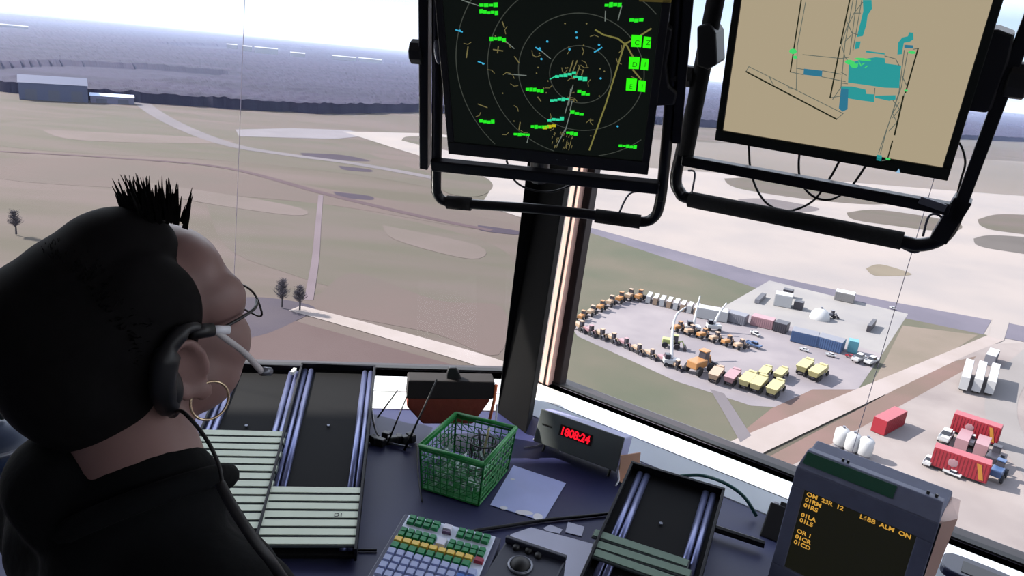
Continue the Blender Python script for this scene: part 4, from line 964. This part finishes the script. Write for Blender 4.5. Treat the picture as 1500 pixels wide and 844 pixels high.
# ---- intercom / trackball panel
Mt, tw_f, tl_f, _ = frame(D(676, 892, ZD+.036), D(776, 930, ZD+.036), D(740, 788, ZD+.052), D(822, 820, ZD+.052))
tb = thing('trackball_unit', 'dark trackball unit with a ringed black ball beside the keyboard', 'trackball', Mt); It = Mt.inverted()
tw = tw_f*.98; tl = tl_f
c8 = [Mt @ V((sx*tw/2, sy, 0)) for sx, sy in ((-1, 0), (1, 0), (1.0, tl), (-1, tl))]
m_tbu = mat('dark_grey_blue_plastic', (40, 42, 56), .5)
MB().hull8([It @ V((p.x, p.y, ZD+.001)) for p in c8], [It @ p for p in c8]).build('housing', m_tbu, tb, bevel=.004)
bp_ = It @ (CAM+ray(762, 829)*1); dd = (It.to_3x3() @ ray(762, 829)); oo = It @ CAM; tt_ = -oo.z/dd.z; bp_ = oo+dd*tt_
MB().torus((bp_.x, bp_.y, .002), .024, .003).build('ring', m_chr, tb, True); MB().ell((bp_.x, bp_.y, .0), (.021, .021, .016), n=24, m=12).build('ball', m_gask, tb, True)
for (x, y) in ((756, 804), (774, 809), (788, 816)):
    dd = (It.to_3x3() @ ray(x, y)); tt_ = -oo.z/dd.z; q = oo+dd*tt_; MB().tube([(q.x, q.y, 0), (q.x, q.y, .008)], [.008, .0065], 14).build('button', m_gask, tb, True)
box('lip', (0, tl-.004, .006), (tw, .01, .014), m_tbu, tb, .002)
MB().tube([(tw/2+.004, tl*.6, .0), (tw/2+.03, tl*.5, -.01), (tw/2+.05, tl*.45, -.03)], .008, 8).build('plug', m_blk, tb, True)

# ---- clock with red digits
zc0, zc1 = .79, .878
Mq, cw, ch, cwt = frame(D(782, 646, zc0), D(902, 691, zc0), D(800, 597, zc1), D(915, 646, zc1))
ck = thing('digital_clock', 'grey desk clock box with glowing red digits under the window ledge', 'clock', Mq)
cw = .5*(cw+cwt); m_clk = mat('clock_face_grey', (92, 98, 98), .55); m_clks = mat('clock_case_lavender', (150, 152, 190), .4)
box('face', (0, ch/2, 0), (cw, ch, .006), m_clk, ck, .002)
box('case', (0, ch/2, -.038), (cw-.002, ch-.002, .07), m_clks, ck, .004)
box('display_window', (-.008, ch*.60, .003), (.098, .030, .002), mat('led_window', (36, 12, 20), .3), ck)
text(ck, '1808:24', (-.054, ch*.60-.0105, .0045), .030, emit('led_red', (238, 20, 40), 1.6), 'red_digits', bold=.0010, sx=.92)
for k in range(4): box('label_mark', (-cw*.43+k*.008, ch*.58, .0035), (.006, .004, .001), m_gask, ck)
for s_ in (-1, 1): MB().tube([(s_*cw*.4, .008, -.03), (s_*cw*.4, -.03, -.022)], .004, 8).build('foot', m_blk, ck)
for x, y, l in ((820, 662, 'left'), (902, 712, 'right')):
    a = D(x, y, ZD+.004); tag(MB().tube(smooth_path([a, a+V((.008, .012, .012)), a+V((.006, .03, .03)), a+V((.012, .045, .034))], 4), .0022, 6).build('pale_lead', m_white, None, True), 'short pale wire hanging under the '+l+' end of the digital clock', 'wire')
cable([D(781, 644, ZD+.003), D(792, 640, ZD+.012), D(806, 642, ZD+.004), D(790, 652, ZD+.003), D(768, 656, ZD+.003)], .0018, 'pale grey wire curling left of the digital clock', m=m_chr, name='thin_wire')
# tan folded card beside the clock
m_tancard = mat('tan_card', (214, 168, 140), .7)
Mn, w_, h_, _ = frame(D(905, 705, ZD+.002), D(934, 700, ZD+.002), D(915, 653, .85), D(936, 668, .84))
tcd = MB().box((0, h_*.45, 0), (w_, h_*.9, .003)).box((w_*.0, .004, .02), (w_, .003, .04)); o = tcd.build('folded_card', m_tancard, bevel=.001); o.matrix_world = Mn; tag(o, 'tan folded card standing against the right end of the digital clock', 'card')
for (x, y) in ((906, 676), (934, 676)):
    a = D(x, y+26, ZD+.003); b = a+V((.0, .0, .05)); tag(MB().tube(smooth_path([a, a+V((-.004, .004, .02)), b], 4), .0018, 6).build('pale_lead', m_white, None, True), ('left' if x < 920 else 'right')+' of two short pale wires by the tan folded card', 'wire')

# ---- green arched cable, small black box
cable([D(985, 700, .80), D(1002, 697, .81), D(1030, 697, .82), D(1062, 708, .83), D(1090, 728, .81), D(1108, 756, .77)], .0045, 'dark green cable arching in front of the pale ledge', m=mat('green_cable', (20, 78, 74), .5))
Mb, w_, h_, _ = frame(D(1112, 785, ZD+.001), D(1150, 800, ZD+.001), D(1126, 722, .835), D(1168, 738, .835))
sb = thing('junction_box', 'small black stepped box left of the amber text terminal', 'box', Mb)
box('body', (0, h_*.42, -.03), (w_, h_*.82, .06), m_blk, sb, .003); box('cap', (w_*.15, h_*.86, -.03), (w_*.6, h_*.16, .05), m_blk, sb, .002); box('white_switch', (-w_*.30, h_*.86, -.02), (w_*.2, h_*.08, .02), m_white, sb, .001)
tag(MB().tube([D(1010, 762, ZD+.02), D(1120, 798, ZD+.02)], .009, 8).build('dark_rail', m_blk), 'dark bar lying on the desk between the right-hand rack and the black box', 'bar')

# ---- amber text terminal
ZT = 1.0
def width_at(z): return (at_z(1167, 684, z)-at_z(1376, 768, z)).length
lo, hi = .8, 1.4
for _ in range(40):
    ZT = (lo+hi)/2
    if width_at(ZT) > .27: lo = ZT
    else: hi = ZT
a = at_z(1167, 684, ZT); b = at_z(1376, 768, ZT); c = at_depth(1127, 843, (a-CAM).dot(FW)+.02)
xax = (b-a).normalized(); tw_ = (b-a).length
fn = V((xax.y, -xax.x, 0)); fn = fn if fn.y < 0 else -fn       # out of the face, towards the room
tilt = radians(5); yax = (V((0, 0, 1))*cos(tilt)-fn*sin(tilt)).normalized(); zax = xax.cross(yax)
TH = .27
Mo = Matrix((xax, yax, zax)).transposed().to_4x4(); Mo.translation = (a+b)/2-yax*TH
tm = thing('text_terminal', 'boxy grey terminal with amber text on a black screen at the right', 'terminal', Mo)
PT = Plane(Mo)
m_term = mat('terminal_grey', (96, 100, 122), .6, scale=30); m_tside_lit = mat('terminal_side_lit', (196, 160, 146), .45); m_tscr = mat('terminal_screen', (14, 14, 10), .2)
s0, s1, s2, s3 = PT(1179, 717), PT(1338, 785), PT(1153, 809), PT(1322, 868)
sx0 = (s0.x+s2.x)/2; sx1 = (s1.x+s3.x)/2; sy1 = (s0.y+s1.y)/2; sy0 = sy1-.185
bz = MB(); W_ = tw_
bz.box((0, sy0/2, -.006), (W_, sy0, .016)); bz.box((0, (TH+sy1)/2, -.006), (W_, TH-sy1, .016)); bz.box(((-W_/2+sx0)/2, (sy0+sy1)/2, -.006), (sx0+W_/2, sy1-sy0, .016)); bz.box(((W_/2+sx1)/2, (sy0+sy1)/2, -.006), (W_/2-sx1, sy1-sy0, .016))
bz.build('bezel', m_term, tm, bevel=.002)
box('screen', ((sx0+sx1)/2, (sy0+sy1)/2, -.008), (sx1-sx0, sy1-sy0, .006), mat('amber_crt', (14, 14, 10), .2, emis=(22, 22, 14), es=1), tm)
hd = .034
MB().hull8([(-W_/2, 0, -.014), (W_/2, 0, -.014), (W_/2, 0, -.12), (-W_/2, 0, -.12)][::-1], [(-W_/2, TH-.002, -.014), (W_/2, TH-.002, -.014), (W_/2, TH+hd-.004, -.12), (-W_/2, TH+hd-.004, -.12)][::-1]).build('case', m_term, tm, bevel=.004)
hood = MB(); hood.hull8([(-W_/2, TH, .002), (W_/2, TH, .002), (W_/2, TH, -.014), (-W_/2, TH, -.014)][::-1], [(-W_/2+.006, TH+hd*.98, -.03), (W_/2-.006, TH+hd*.98, -.03), (W_/2-.006, TH+hd, -.05), (-W_/2+.006, TH+hd, -.05)][::-1]); hood.build('top_hood', m_term, tm, bevel=.002)
gs = MB(); y0_, y1_ = TH+hd*.30, TH+hd*.90
zf = lambda y: .002-.032*(y-TH)/(hd*.98)+.0016
gs.hull8([(-W_/2+.008, y0_, zf(y0_)), (W_*.18, y0_, zf(y0_)), (W_*.18, y0_, zf(y0_)-.004), (-W_/2+.008, y0_, zf(y0_)-.004)][::-1], [(-W_/2+.008, y1_, zf(y1_)), (W_*.18, y1_, zf(y1_)), (W_*.18, y1_, zf(y1_)-.004), (-W_/2+.008, y1_, zf(y1_)-.004)][::-1])
gs.build('green_label', mat('dark_green_label', (14, 70, 50), .4), tm)
for u in (-.06, -.05, .10, .115): MB().tube([(u, TH+hd-.002, -.04), (u, TH+hd+.006, -.04)], .003, 8).build('stud', m_blk, tm)
MB().hull8([(W_/2-.001, 0, -.004), (W_/2+.010, 0, -.03), (W_/2+.006, 0, -.11), (W_/2-.001, 0, -.11)][::-1], [(W_/2-.001, TH, -.004), (W_/2+.024, TH+.012, -.03), (W_/2+.016, TH+.02, -.11), (W_/2-.001, TH+.02, -.11)][::-1]).build('lit_side_panel', m_tside_lit, tm)  # case side, warm light falling on it put into the colour
MB().hull8([(W_/2-.003, 0, -.001), (W_/2+.001, 0, -.001), (W_/2+.001, 0, -.008), (W_/2-.003, 0, -.008)][::-1], [(W_/2-.003, TH, -.001), (W_/2+.003, TH, -.001), (W_/2+.003, TH, -.008), (W_/2-.003, TH, -.008)][::-1]).build('side_groove', m_gask, tm)
m_amber = emit('amber_text', (200, 150, 62), 1.0)
tx = PT(1180, 730, -.0044).x
rows_ = [('OM  23R  12', 0), ('01RM', 1), ('01RS', 2), ('01LA', 3.75), ('01LS', 4.75), ('OR 1', 6.75), ('01CR', 7.8), ('01CD', 8.8)]
for s_, r_ in rows_: text(tm, s_, (tx, sy1-.0125-.0128*r_, -.0044), .0125, m_amber, 'amber_text', bold=.00035, sx=1.12)
text(tm, 'L6BB  ALM  ON', (PT(1259, 758, -.0044).x, sy1-.0125, -.0044), .0125, m_amber, 'amber_text', bold=.00035, sx=1.12)
for s_ in (-1, 1): box('foot', (s_*W_*.35, -.006, -.06), (.03, .012, .06), m_blk, tm, .002)
# stand block down to the desk
Io = Mo.inverted(); fz = (Mo @ V((0, -.012, -.06))).z
if fz > ZD+.004:
    c_ = Mo @ V((0, 0, -.06)); q = [Mo @ V((sx*W_*.42, 0, sz)) for sx, sz in ((-1, -.01), (1, -.01), (1, -.11), (-1, -.11))]
    MB().hull8([Io @ V((p.x, p.y, ZD+.001)) for p in q], [Io @ (p-V((0, 0, .001))) for p in q]).build('stand', m_blk, tm)

# ---- dark rounded handset at the bottom right, on the ledge
dv = thing('handset', 'dark rounded handset lying on the white ledge at the bottom right', 'handset', Matrix.Translation(at_z(1432, 850, ZL+.002)) @ Matrix.Rotation(YR*-1, 4, 'Z'))
pr_ = []
for k in range(28):
    a = 2*pi*k/28; pr_.append((.075*abs(cos(a))**.45*(1 if cos(a) > 0 else -1), .045*abs(sin(a))**.45*(1 if sin(a) > 0 else -1)))
MB().prism(pr_, 0, .020).build('body', mat('navy_plastic', (34, 38, 62), .35), dv, bevel=.005, seg=3); box('keypad', (.01, -.004, .0205), (.09, .05, .002), m_blk, dv, .001); box('silver_mark', (.055, .01, .0215), (.006, .012, .001), m_chr, dv)

# ---- orange bag-like case on the left ledge
m_ocase = mat('burnt_orange_canvas', (124, 52, 34), .8, scale=40, bump=.2); m_oedge = mat('orange_lit_edge', (235, 120, 70), .5)
Mz, ow, oh, owt = frame(D(612, 622, .80), D(700, 622, .80), D(596, 552, .93), D(716, 570, .93))
oc = thing('equipment_case', 'burnt orange soft case with a black top hanging below the window rail', 'case', Mz)
prof = [(-ow*.42, 0), (ow*.42, 0), (ow*.66, oh*.55), (ow*.70, oh), (-ow*.68, oh*.98), (-ow*.70, oh*.42)]
MB().prism(prof, -.05, .0).build('body', m_ocase, oc, bevel=.006, seg=3)
MB().prism([(-ow*.71, oh*.62), (ow*.71, oh*.62), (ow*.72, oh*1.04), (-ow*.70, oh*1.05)], -.054, .004).build('flap', mat('black_canvas', (26, 20, 20), .85), oc, bevel=.004)
MB().tube([(ow*.69, oh*.15, .002), (ow*.73, oh*.6, .004), (ow*.74, oh*.98, .004)], .0045, 8).build('lit_edge', m_oedge, oc, True)  # light catching the case edge, drawn as a bright orange strip
hk = MB(); hk.prism([(-.012, oh*1.0), (.03, oh*1.0), (.022, oh*1.18), (.012, oh*1.30), (-.008, oh*1.30), (-.012, oh*1.15)], -.03, -.012); hk.build('hanger', m_blk, oc, bevel=.003)
MB().tube([(ow*.80, oh*.1, 0), (ow*.79, oh*.5, .002)], .003, 8).build('white_tag', m_white, oc)
# thin stand legs / aerials
for i, (a, b, l) in enumerate((((553, 612, .82), (583, 571, .90), 'leftmost, shortest of three thin black rods by the orange case'), ((567, 652, ZD+.004), (597, 578, .90), 'middle one of three thin black rods by the orange case'), ((592, 660, ZD+.004), (640, 556, .95), 'longest of three thin black rods, crossing the orange case'))):
    tag(MB().tube([at_z(*a), at_z(*b)], [.0035, .002] if i == 2 else [.0026, .0016], 8).build('thin_rod', m_blk, None, True), l, 'rod')
bb = MB(); rr = random.Random(5)
for k in range(7):
    p = D(548+k*9, 642+rr.uniform(-4, 6), ZD+.012); bb.box(p, (.018+rr.random()*.012, .018, .022), Matrix.Rotation(rr.uniform(0, 3), 3, 'Z'))
tag(bb.build('cable_bundle', m_blk, bevel=.003), 'dark heap of plugs and cable on the desk behind the strip rack', 'cables')
cable([D(545, 600, .82), D(548, 622, .80), D(556, 640, ZD+.01), D(575, 650, ZD+.01), D(602, 655, ZD+.01)], .003, 'pale grey cable curving down behind the top of the whole strip rack', m=m_chr)

# ================================================================== THE WOMAN AT THE CONSOLE
m_skin = mat('skin', (132, 102, 96), .5, var=.06, scale=30); m_hair = mat('near_black_hair', (14, 12, 13), .85, var=.3, scale=90, spec=.15); m_shirt = mat('black_knit_shirt', (12, 13, 15), .95, scale=60, bump=.15, spec=.15)
m_trs = mat('dark_trousers', (24, 25, 32), .85); m_shoe = mat('black_shoe', (15, 15, 15), .5); m_lip = mat('lips', (160, 92, 88), .5); m_eye = mat('eye_white', (225, 222, 218), .3); m_iris = mat('iris', (50, 34, 26), .3)
HY = radians(33); HE = radians(19)
fwd = V((sin(HY)*cos(HE), cos(HY)*cos(HE), sin(HE))); rgt = V((cos(HY), -sin(HY), 0)); upv = rgt.cross(fwd)
H0 = at_depth(180, 466, .66)
MH = Matrix((rgt, fwd, upv)).transposed().to_4x4(); MH.translation = H0
R3 = MH.to_3x3()
h = lambda x, y, z: MH @ V((x, y, z))
BY = radians(34)
bf = V((sin(BY), cos(BY), 0)); br = V((cos(BY), -sin(BY), 0))
NB = at_depth(222, 742, .645)                # base of the neck
def bp(r_, f_, z): return V((NB.x, NB.y, 0))+br*r_+bf*f_+V((0, 0, z))
zS = NB.z-.070                               # shoulder joint height
RB = Matrix((br, bf, V((0, 0, 1)))).transposed()
def torso(mb, g=0.0):
    mb.ell(bp(0, .0, zS-.10), (.155+g, .105+g, .16+g), RB); mb.ell(bp(0, .01, zS-.26), (.140+g, .100+g, .17+g), RB)
    mb.ell(bp(0, .005, zS-.42), (.150+g, .108+g, .14+g), RB)
    mb.limb(bp(-.10, -.005, zS-.005), bp(.10, -.005, zS-.005), .062+g, .062+g)
    for s_ in (-1, 1): mb.limb(bp(s_*.03, -.01, zS+.035), bp(s_*.150, 0, zS-.012), .042+g, .050+g); mb.ell(bp(s_*.07, .075, zS-.15), (.062+g, .05+g, .055+g), RB)
EL = {1: bp(.215, .05, zS-.27), -1: bp(-.215, .06, zS-.27)}
SHO = {1: bp(.168, 0, zS-.015), -1: bp(-.168, 0, zS-.015)}
WR = {1: V((EL[1]+bf*.20+br*-.03).to_tuple()), -1: V((EL[-1]+bf*.20+br*.04).to_tuple())}
for s_ in WR: WR[s_].z = .800
hip = {s_: bp(s_*.085, 0, zS-.50) for s_ in (1, -1)}; kne = {s_: bp(s_*.10, .03, .46) for s_ in (1, -1)}; ank = {s_: bp(s_*.11, -.01, .08) for s_ in (1, -1)}
p = MB()
# head
p.ell(h(0, -.006, .012), (.073, .082, .068), R3, 24, 16)
p.ell(h(0, .028, -.012), (.063, .060, .082), R3, 24, 16)
p.ell(h(0, .030, -.062), (.056, .052, .048), R3, 20, 12)
p.ell(h(0, .060, -.088), (.026, .022, .020), R3)
for s_ in (-1, 1):
    p.ell(h(s_*.042, .052, -.046), (.028, .035, .038), R3); p.ell(h(s_*.046, .024, -.068), (.026, .044, .034), R3)
    p.ell(h(s_*.030, .080, .010), (.024, .012, .008), R3); p.ell(h(s_*.010, .098, -.030), (.008, .009, .007), R3)
p.ell(h(0, .058, .022), (.062, .040, .040), R3)
for s_ in (-1, 1): p.ell(h(s_*.050, .062, -.004), (.022, .030, .030), R3)
p.limb(h(0, .086, -.002), h(0, .098, -.034), .007, .009); p.limb(h(-.014, .083, -.056), h(.014, .083, -.056), .009, .009)
# ears
for s_ in (-1, 1):
    M3 = R3 @ Matrix.Rotation(s_*radians(-78), 3, 'Y') @ Matrix.Scale(1.0, 3)
    E_M = R3 @ Matrix((V((0, 0, s_*1.0)), V((.25, 1, 0)).normalized(), V((0, 0, 1)))).transposed() if False else None
    c = V((s_*.080, .002, -.026))
    ring = []
    for k in range(15):
        a = radians(-70+k*20); ring.append(h(c.x+s_*(.006+.005*sin(a)), c.y-.016*cos(a)-.003, c.z+.030*sin(a)))
    p.tube(smooth_path(ring, 2), .0050, 8)
    p.ell(h(c.x-s_*.002, c.y+.002, c.z), (.006, .015, .028), R3); p.ell(h(c.x+s_*.002, c.y+.004, c.z-.030), (.006, .010, .011), R3)
    p.ell(h(c.x+s_*.001, c.y+.013, c.z-.004), (.006, .006, .008), R3)
# neck
p.limb(h(0, -.030, -.050), NB, .050, .056, 20); p.limb(h(0, -.040, -.090), bp(0, -.02, zS+.02), .050, .066, 20)
torso(p)
for s_ in (-1, 1):
    p.limb(SHO[s_], EL[s_], .050, .040); p.limb(EL[s_], WR[s_], .038, .026)
    hd_ = (bf*1.0).normalized(); sd2 = br
    pc = WR[s_]+hd_*.045; p.limb(WR[s_], pc+hd_*.02, .024, .026); p.ell(pc+hd_*.01, (.036, .048, .014), RB)
    for k, L_ in enumerate((.060, .070, .066, .052)):
        b0 = pc+hd_*.045+sd2*((k-1.5)*.019*-s_)-V((0, 0, .002)); b1 = b0+hd_*L_*.5+V((0, 0, .004)); b2 = b0+hd_*L_*.95-V((0, 0, .008))
        p.limb(b0-hd_*.02, b1, .0088, .0082, 8); p.limb(b1, b2, .0082, .0068, 8)
    th0 = pc-hd_*.02+sd2*(-s_*.028); th1 = th0+hd_*.032+sd2*(-s_*.022); th2 = th1+hd_*.03+sd2*(-s_*.004)-V((0, 0, .004))
    p.limb(th0, th1, .012, .0095, 8); p.limb(th1, th2, .0092, .0078, 8)
    p.limb(hip[s_], kne[s_], .078, .052); p.limb(kne[s_], ank[s_], .052, .034); p.limb(ank[s_]-V((0, 0, .03)), ank[s_]+bf*.13-V((0, 0, .045)), .032, .026)
woman = remesh(p, 'person', .0042, m_skin, None, 8)
tag(woman, 'woman seen from behind in a black shirt, looking up at the displays', 'person')
def kid(o): o.parent = woman; return o
# eyes and lips
for s_ in (-1, 1):
    e_ = kid(MB().ell(h(s_*.028, .078, -.012), (.0115, .0095, .008), R3, 16, 10).build('eye', m_eye, None, True)); i_ = MB().ell(h(s_*.028, .0862, -.011), (.005, .0025, .005), R3, 12, 8).build('iris', m_iris, e_, True)
    kid(MB().tube([h(s_*.010, .091, .012), h(s_*.026, .090, .015), h(s_*.042, .083, .012)], .0020, 6).build('eyebrow', m_hair, None, True))
kid(MB().ell(h(0, .094, -.053), (.019, .005, .004), R3, 16, 8).ell(h(0, .093, -.060), (.016, .006, .005), R3, 16, 8).build('lips', m_lip, None, True))
# hair: cap over the back and top of the skull plus a spiky tuft
hb = MB()
hb.ell(h(0, -.018, .006), (.082, .086, .077), R3, 28, 18)
hb.ell(h(0, -.016, .038), (.066, .066, .053), R3, 20, 12); hb.ell(h(-.01, -.044, .026), (.070, .062, .054), R3, 20, 12)
hb.ell(h(0, -.060, -.080), (.052, .038, .044), R3, 20, 12)
hb.ell(h(0, -.058, -.024), (.077, .058, .070), R3, 24, 14)
hb.ell(h(0, -.062, -.035), (.062, .050, .058), R3, 20, 12)
hb.ell(h(0, .014, .054), (.054, .056, .044), R3, 20, 12)
for s_ in (-1, 1): hb.ell(h(s_*.056, .002, .022), (.026, .046, .052), R3, 16, 10); hb.ell(h(s_*.050, -.050, -.030), (.026, .034, .045), R3, 16, 10)
hair = kid(remesh(hb, 'hair', .0045, m_hair, None, 16))
rr = random.Random(21); sp2 = MB()
Hc = V((0, -.028, .016))
for k in range(3400):
    d = V((rr.gauss(0, 1), rr.gauss(-.35, 1), rr.gauss(.35, 1))).normalized()
    if d.y > .55 or d.y < -.1 or d.x < -.1 or d.z < -.75: continue
    base = Hc+V((d.x*.078, d.y*.078, d.z*.070)); L_ = rr.uniform(.003, .006) if d.y < -.1 else rr.uniform(.004, .008)
    dr = (d*.55+V((0, .2, .1))+V((rr.uniform(-.3, .3), rr.uniform(-.3, .3), rr.uniform(-.3, .3)))).normalized()
    b0 = MH @ base; b1 = MH @ (base+dr*L_); sp2.tube([b0, b1], [.0011, .0002], 3, False)
for k in range(210):
    u = rr.uniform(-1, 1); v = rr.uniform(0, 1); base = V((u*.019+.008, .040+v*.034, .088-.020*v*v-.010*u*u)); L_ = rr.uniform(.008, .034)
    dr = V((u*.25+rr.uniform(-.15, .15), -.05+.35*v+rr.uniform(-.18, .18), 1)).normalized(); b0 = MH @ base; b2 = MH @ (base+dr*L_+V((0, .003, 0))); b1 = b0.lerp(b2, .5)
    sp2.tube([b0, b1, b2], [.0018, .0014, .0003], 3, False)
kid(sp2.build('hair_strands', m_hair, None)); 
# clothing
sh = MB(); torso(sh, .014)
for s_ in (-1, 1): sh.limb(SHO[s_], EL[s_].lerp(SHO[s_], .0), .064, .054); sh.limb(EL[s_], WR[s_].lerp(EL[s_], .15), .052, .038)
sh.limb(bp(0, -.015, zS+.02), NB, .075, .064, 20); sh.ell(NB-br*.06-bf*.035+V((0, 0, .012)), (.065, .055, .05), RB); sh.limb(NB-br*.05-bf*.03, bp(-.150, 0, zS+.015), .055, .055)
kid(remesh(sh, 'shirt', .0055, m_shirt, None, 8))
colr = MB(); cpt = NB.lerp(h(0, -.03, -.09), .02); ax_ = (h(0, -.03, -.05)-NB).normalized(); q_ = ax_.to_track_quat('Z', 'Y').to_matrix()
colr.torus(cpt, .066, .010, q_, 32, 10); kid(colr.build('collar', m_shirt, None, True))
tr_ = MB(); tr_.ell(bp(0, .0, zS-.50), (.172, .125, .11), RB)
for s_ in (-1, 1): tr_.limb(hip[s_], kne[s_], .092, .066); tr_.limb(kne[s_], ank[s_]+V((0, 0, .03)), .066, .050)
kid(remesh(tr_, 'trousers', .008, m_trs, None, 6))
for s_ in (-1, 1):
    a_ = ank[s_]; kid(MB().hull8([a_+br*-.045+bf*-.06-V((0, 0, .079)), a_+br*.045+bf*-.06-V((0, 0, .079)), a_+br*.045+bf*.19-V((0, 0, .079)), a_+br*-.045+bf*.19-V((0, 0, .079))],
        [a_+br*-.04+bf*-.055+V((0, 0, .02)), a_+br*.04+bf*-.055+V((0, 0, .02)), a_+br*.034+bf*.17-V((0, 0, .03)), a_+br*-.034+bf*.17-V((0, 0, .03))]).build('shoe', m_shoe, None, bevel=.012, seg=3))

# ---- glasses, headset, earring: worn, but things of their own
gl = thing('eyeglasses', 'thin dark-framed glasses worn by the woman', 'glasses', MH)
def rim(s_):
    pts = []
    for k in range(25):
        a = 2*pi*k/24; x = abs(cos(a))**.6*(1 if cos(a) > 0 else -1)*.025; z = abs(sin(a))**.6*(1 if sin(a) > 0 else -1)*.017
        pts.append(V((s_*.034+x, .100-.003*((s_*.034+x)/.06)**2, -.028+z)))
    return pts
m_gfr = mat('dark_wire_frame', (28, 24, 26), .4); m_lens = m_glass.copy(); m_lens.name = 'lens_glass'; [setattr(n_.inputs[0], 'default_value', 1.12) for n_ in m_lens.node_tree.nodes if n_.type == 'FRESNEL']
for s_ in (-1, 1):
    r_ = rim(s_); MB().tube(r_, .0011, 6).build('rim', m_gfr, gl, True)
    c = sum(r_[:-1], V())/24; MB().add([c]+r_[:-1]+[q+V((0, -.0012, 0)) for q in r_[:-1]]+[c+V((0, -.0012, 0))], [(0, 1+i, 1+(i+1) % 24) for i in range(24)]+[(49, 25+(i+1) % 24, 25+i) for i in range(24)]+[(1+i, 25+i, 25+(i+1) % 24, 1+(i+1) % 24) for i in range(24)]).build('lens', m_lens, gl)
    MB().tube(smooth_path([V((s_*.060, .095, -.020)), V((s_*.074, .080, -.018)), V((s_*.083, .036, -.010)), V((s_*.084, .004, -.001)), V((s_*.084, -.014, -.014))], 5), [.0016]*21, 8).build('temple_arm', m_gfr, gl, True)
MB().tube(smooth_path([V((-.010, .100, -.024)), V((0, .102, -.021)), V((.010, .100, -.024))], 4), .0012, 6).build('bridge', m_gfr, gl, True)
hs = thing('headset', 'black over-ear headset with a pale microphone boom worn on the right ear', 'headset', MH)
# body behind the ear
MB().tube(smooth_path([V((.088, .020, .006)), V((.090, .008, .012)), V((.089, -.010, .004)), V((.087, -.023, -.018)), V((.083, -.027, -.040)), V((.079, -.024, -.060))], 5), [.004]+[.005]*5+[.007]*5+[.011]*9+[.010]*3+[.007]+[.005]*2, 12).build('ear_hook', m_blk, hs, True)
MB().ell((.086, -.022, -.026), (.007, .013, .024), None, 20, 12).build('housing', m_blk, hs, True)
MB().tube([V((.088, .012, .006)), V((.090, .030, -.002))], [.0065, .006], 12).build('boom_joint', m_blk, hs, True)
mb_ = smooth_path([V((.090, .030, -.001)), V((.094, .036, -.014)), V((.098, .046, -.036)), V((.100, .054, -.062))], 6)
MB().tube(mb_, .0030, 8).build('boom', mat('pale_boom', (196, 190, 190), .4), hs, True); MB().tube([mb_[-1], mb_[-1]+V((.0005, .008, -.006))], [.0042, .0040], 10).build('microphone', m_chr, hs, True)
MB().tube([V((.091, .028, .0)), V((.0935, .042, -.009))], .0038, 10).build('boom_sleeve', m_white, hs, True)
er = tag(MB().torus((0, 0, 0), .0175, .0012, None, 40, 8).build('hoop_earring', mat('gold_hoop', (214, 190, 158), .25, metal=.8), None, True), 'thin gold hoop earring hanging from the right ear', 'earring')
er.matrix_world = MH @ Matrix.Translation((.086, .006, -.066)) @ Matrix.Rotation(radians(82), 4, 'Y') @ Matrix.Rotation(.1, 4, 'X')
# headset cord down to the collar and on
c0_ = h(.080, -.022, -.060)
cable([c0_, at_depth(270, 605, .585), at_depth(300, 640, .575), at_depth(320, 680, .57), at_depth(326, 715, .565)], .0016, 'thin black headset cord from the ear to the collar')
cable([at_depth(322, 708, .555), at_depth(345, 750, .55), at_depth(375, 795, .55), at_depth(402, 830, .56), at_depth(430, 880, .60), at_depth(440, 960, .66)], .0042, 'thick black cord running from the collar down past the shoulder')
# dark rounded bag at the far left behind the shoulders
bg_ = thing('padded_case', 'dark blue rounded case with a pale edge at the far left behind the woman', 'case', Matrix.Translation(at_z(-5, 690, ZD+.002)))
MB().ell((0, 0, .07), (.10, .09, .068), None, 24, 14).build('body', mat('dark_blue_vinyl', (38, 50, 72), .4), bg_, True); MB().torus((0, 0, .085), .093, .006, None, 30, 8).build('edge', m_chr, bg_, True); MB().torus((0, 0, .14), .03, .006, Matrix.Rotation(pi/2, 3, 'X'), 16, 8, 0, pi).build('handle', m_blk, bg_, True)

# ================================================================== CAMERA
cd_ = bpy.data.cameras.new('camera'); co = bpy.data.objects.new('camera', cd_); COL.objects.link(co)
co.matrix_world = Matrix((XR, UP, -FW)).transposed().to_4x4(); co.location = CAM
cd_.sensor_fit = 'HORIZONTAL'; cd_.sensor_width = 36.0; cd_.lens = 36.0*FPX/1500.0; cd_.clip_start = .02; cd_.clip_end = 60000
sc_ = bpy.context.scene; sc_.camera = co
sc_.view_settings.view_transform = 'Standard'; sc_.view_settings.look = 'None'; sc_.view_settings.exposure = 0; sc_.view_settings.gamma = 1; sc_.view_settings.use_curve_mapping = False
